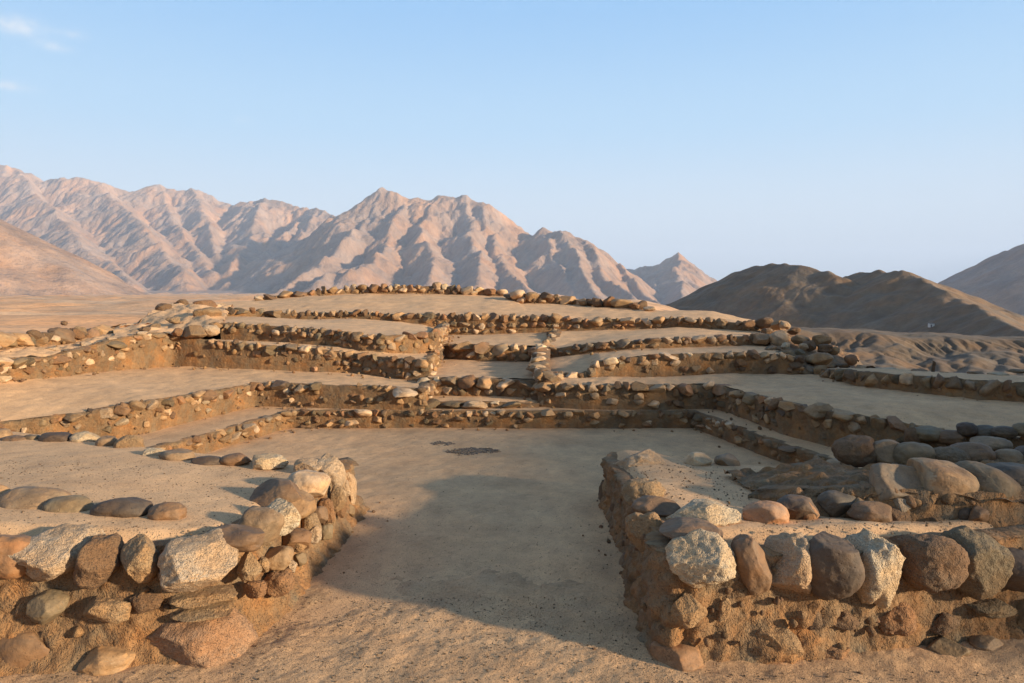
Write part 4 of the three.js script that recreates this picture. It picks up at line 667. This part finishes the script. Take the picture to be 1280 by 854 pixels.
{ // ash and burnt stalks on the court floor
  const c = onLevel(592, 564, 0), c2 = onLevel(553, 555, 0), g = thing('ash_patch', 'dark patch of ash and burnt debris on the court floor', 'ash patch', c.clone().setY(0)), r = generator(77);
  const char = new THREE.MeshStandardMaterial({ color: new THREE.Color().setRGB(.15, .10, .062), roughness: 1 }), M = new THREE.Matrix4(), q = new THREE.Quaternion();
  const bits = lit(new THREE.InstancedMesh(SMALL[1], char, 520)); bits.name = 'charred_debris'; bits.userData.kind = 'stuff';
  for (let k = 0; k < 520; k++) {
    const o = k % 5 ? c : c2, a = r() * 6.3, e = Math.sqrt(r()) * (.75 + .5 * n3(Math.cos(a) * 1.5, Math.sin(a) * 1.5, k % 5 ? 3 : 8)), x = o.x + Math.cos(a) * e * (k % 5 ? .34 : .17), z = o.z + Math.sin(a) * e * (k % 5 ? .2 : .12), sz = lerp(.006, .03, r() ** 2);
    q.setFromEuler(new THREE.Euler(r() * .5, r() * 6.3, r() * .5)); M.compose(V(x - g.position.x, courtHeight(x, -z) + .003, z - g.position.z), q, V(sz * 1.6, sz * .4, sz)); bits.setMatrixAt(k, M);
  }
  g.add(bits);
  const stick = new THREE.CylinderGeometry(.003, .005, .1, 5);
  for (let k = 0; k < 10; k++) { const m = part('stalk', stick, char, g); m.position.set((r() - .5) * .5, .012, (r() - .5) * .24); m.rotation.set(1.45 + r() * .2, r() * 6.3, 0, 'YXZ'); }
}
{ // stake on the stony ground behind the outer wall
  const p = atDepth(1167, 464, 9.3), g = new THREE.CylinderGeometry(.02, .024, .17, 9, 6), a = g.attributes.position;
  for (let i = 0; i < a.count; i++) { const y = a.getY(i); a.setX(i, a.getX(i) + .006 * Math.sin(y * 30)); if (y > .07) a.setY(i, y - .02 * (a.getX(i) + .02) / .04); }
  const m = lit(new THREE.Mesh(g, STONE.brown1)); m.name = 'wooden_stake'; m.position.copy(p); m.position.y += .06; tag(m, 'short weathered wooden stake on the ground behind the low outer wall', 'stake'); scene.add(m);
}
{ // small pale hut on the spurred hill
  const c = spotOnHill(1164, 409), g = thing('shed', 'tiny pale shed on the dark hill with the sunlit spur', 'shed', c), white = new THREE.MeshStandardMaterial({ color: new THREE.Color().setRGB(.55, .52, .46), roughness: .9 }), roofing = new THREE.MeshStandardMaterial({ color: new THREE.Color().setRGB(.16, .13, .11), roughness: .9 });
  const body = part('wall', new THREE.BoxGeometry(1.5, 1.4, 1.3), white, g); body.position.y = .6;
  const roof = part('roof', new THREE.BoxGeometry(1.75, .1, 1.6), roofing, g); roof.position.y = 1.36; roof.rotation.x = .1;
  const door = part('door', new THREE.BoxGeometry(.5, 1, .04), roofing, g); door.position.set(-.3, .42, .66);
}
{ // loose grit and pebbles lying on the floors
  const spread = (name, label, count, seed, where, sizes, mats) => {
    const r = generator(seed);
    mats.forEach((mat, mi) => {
      const m = lit(new THREE.InstancedMesh(SMALL[(mi + seed) % SMALL.length], STONE[mat], Math.floor(count / mats.length))); m.name = numbered(name); const M = new THREE.Matrix4(), q = new THREE.Quaternion();
      for (let k = 0; k < m.count; k++) { let p; do p = where(r); while (!p); const s = lerp(sizes[0], sizes[1], r() ** 5); q.setFromEuler(new THREE.Euler(r() * .6, r() * 6.3, r() * .6)); M.compose(p.setY(p.y + s * .15), q, V(s, s * (.5 + .3 * r()), s * (.7 + .5 * r()))); m.setMatrixAt(k, M); }
      tag(m, label + ', ' + ['tan', 'olive', 'cream'][mi] + ' grains', 'pebbles', null, 'stuff'); scene.add(m);
    });
  };
  spread('pebbles', 'fine grit and pebbles scattered over the passage and court floor', 6000, 5, (r) => { const d = 2.3 + 6 * r() ** 1.7, x = (r() - .5) * 2 * (d < 5.4 ? 2.4 : 2.8); if (d < 5.5 && d > 3 && (x < -1.2 || x > .7)) return null; return V(x, courtHeight(x, d), -d); }, [.003, .009], ['tan1', 'olive1', 'cream1']);
  spread('pebbles', 'loose gravel in front of the entrance walls', 9000, 9, (r) => { const d = 2.2 + 1.5 * r(), x = (r() - .5) * 5.6; if (d > 2.95 && (x < -1.3 || x > .8)) return null; return V(x, gravelHeight(x, d), -d); }, [.003, .011], ['tan1', 'olive1', 'cream1']);
  spread('pebbles', 'small stones scattered over the sandy platform', 4200, 6, (r) => { const x = -1.4 - 3.4 * r(), d = 3.2 + 1.8 * r(); return V(x, platformTop(d) + leftTilt(x) + .014 * fbm(x * 1.4, 3, -d * 1.4, 3), -d); }, [.003, .010], ['tan1', 'olive1', 'cream1']);
  spread('pebbles', 'small stones scattered over the brown platform', 3600, 7, (r) => { const x = .85 + 2.4 * r(), d = 3.25 + 2 * r(); return V(x, platformTop(d) + rightTilt(x) * smooth(3.3, 3.8, d) + .03 * fbm(x * 1.4, 7, -d * 1.4, 3), -d); }, [.003, .016], ['tan1', 'olive1', 'cream1']);
}
renderer.render(scene, camera);
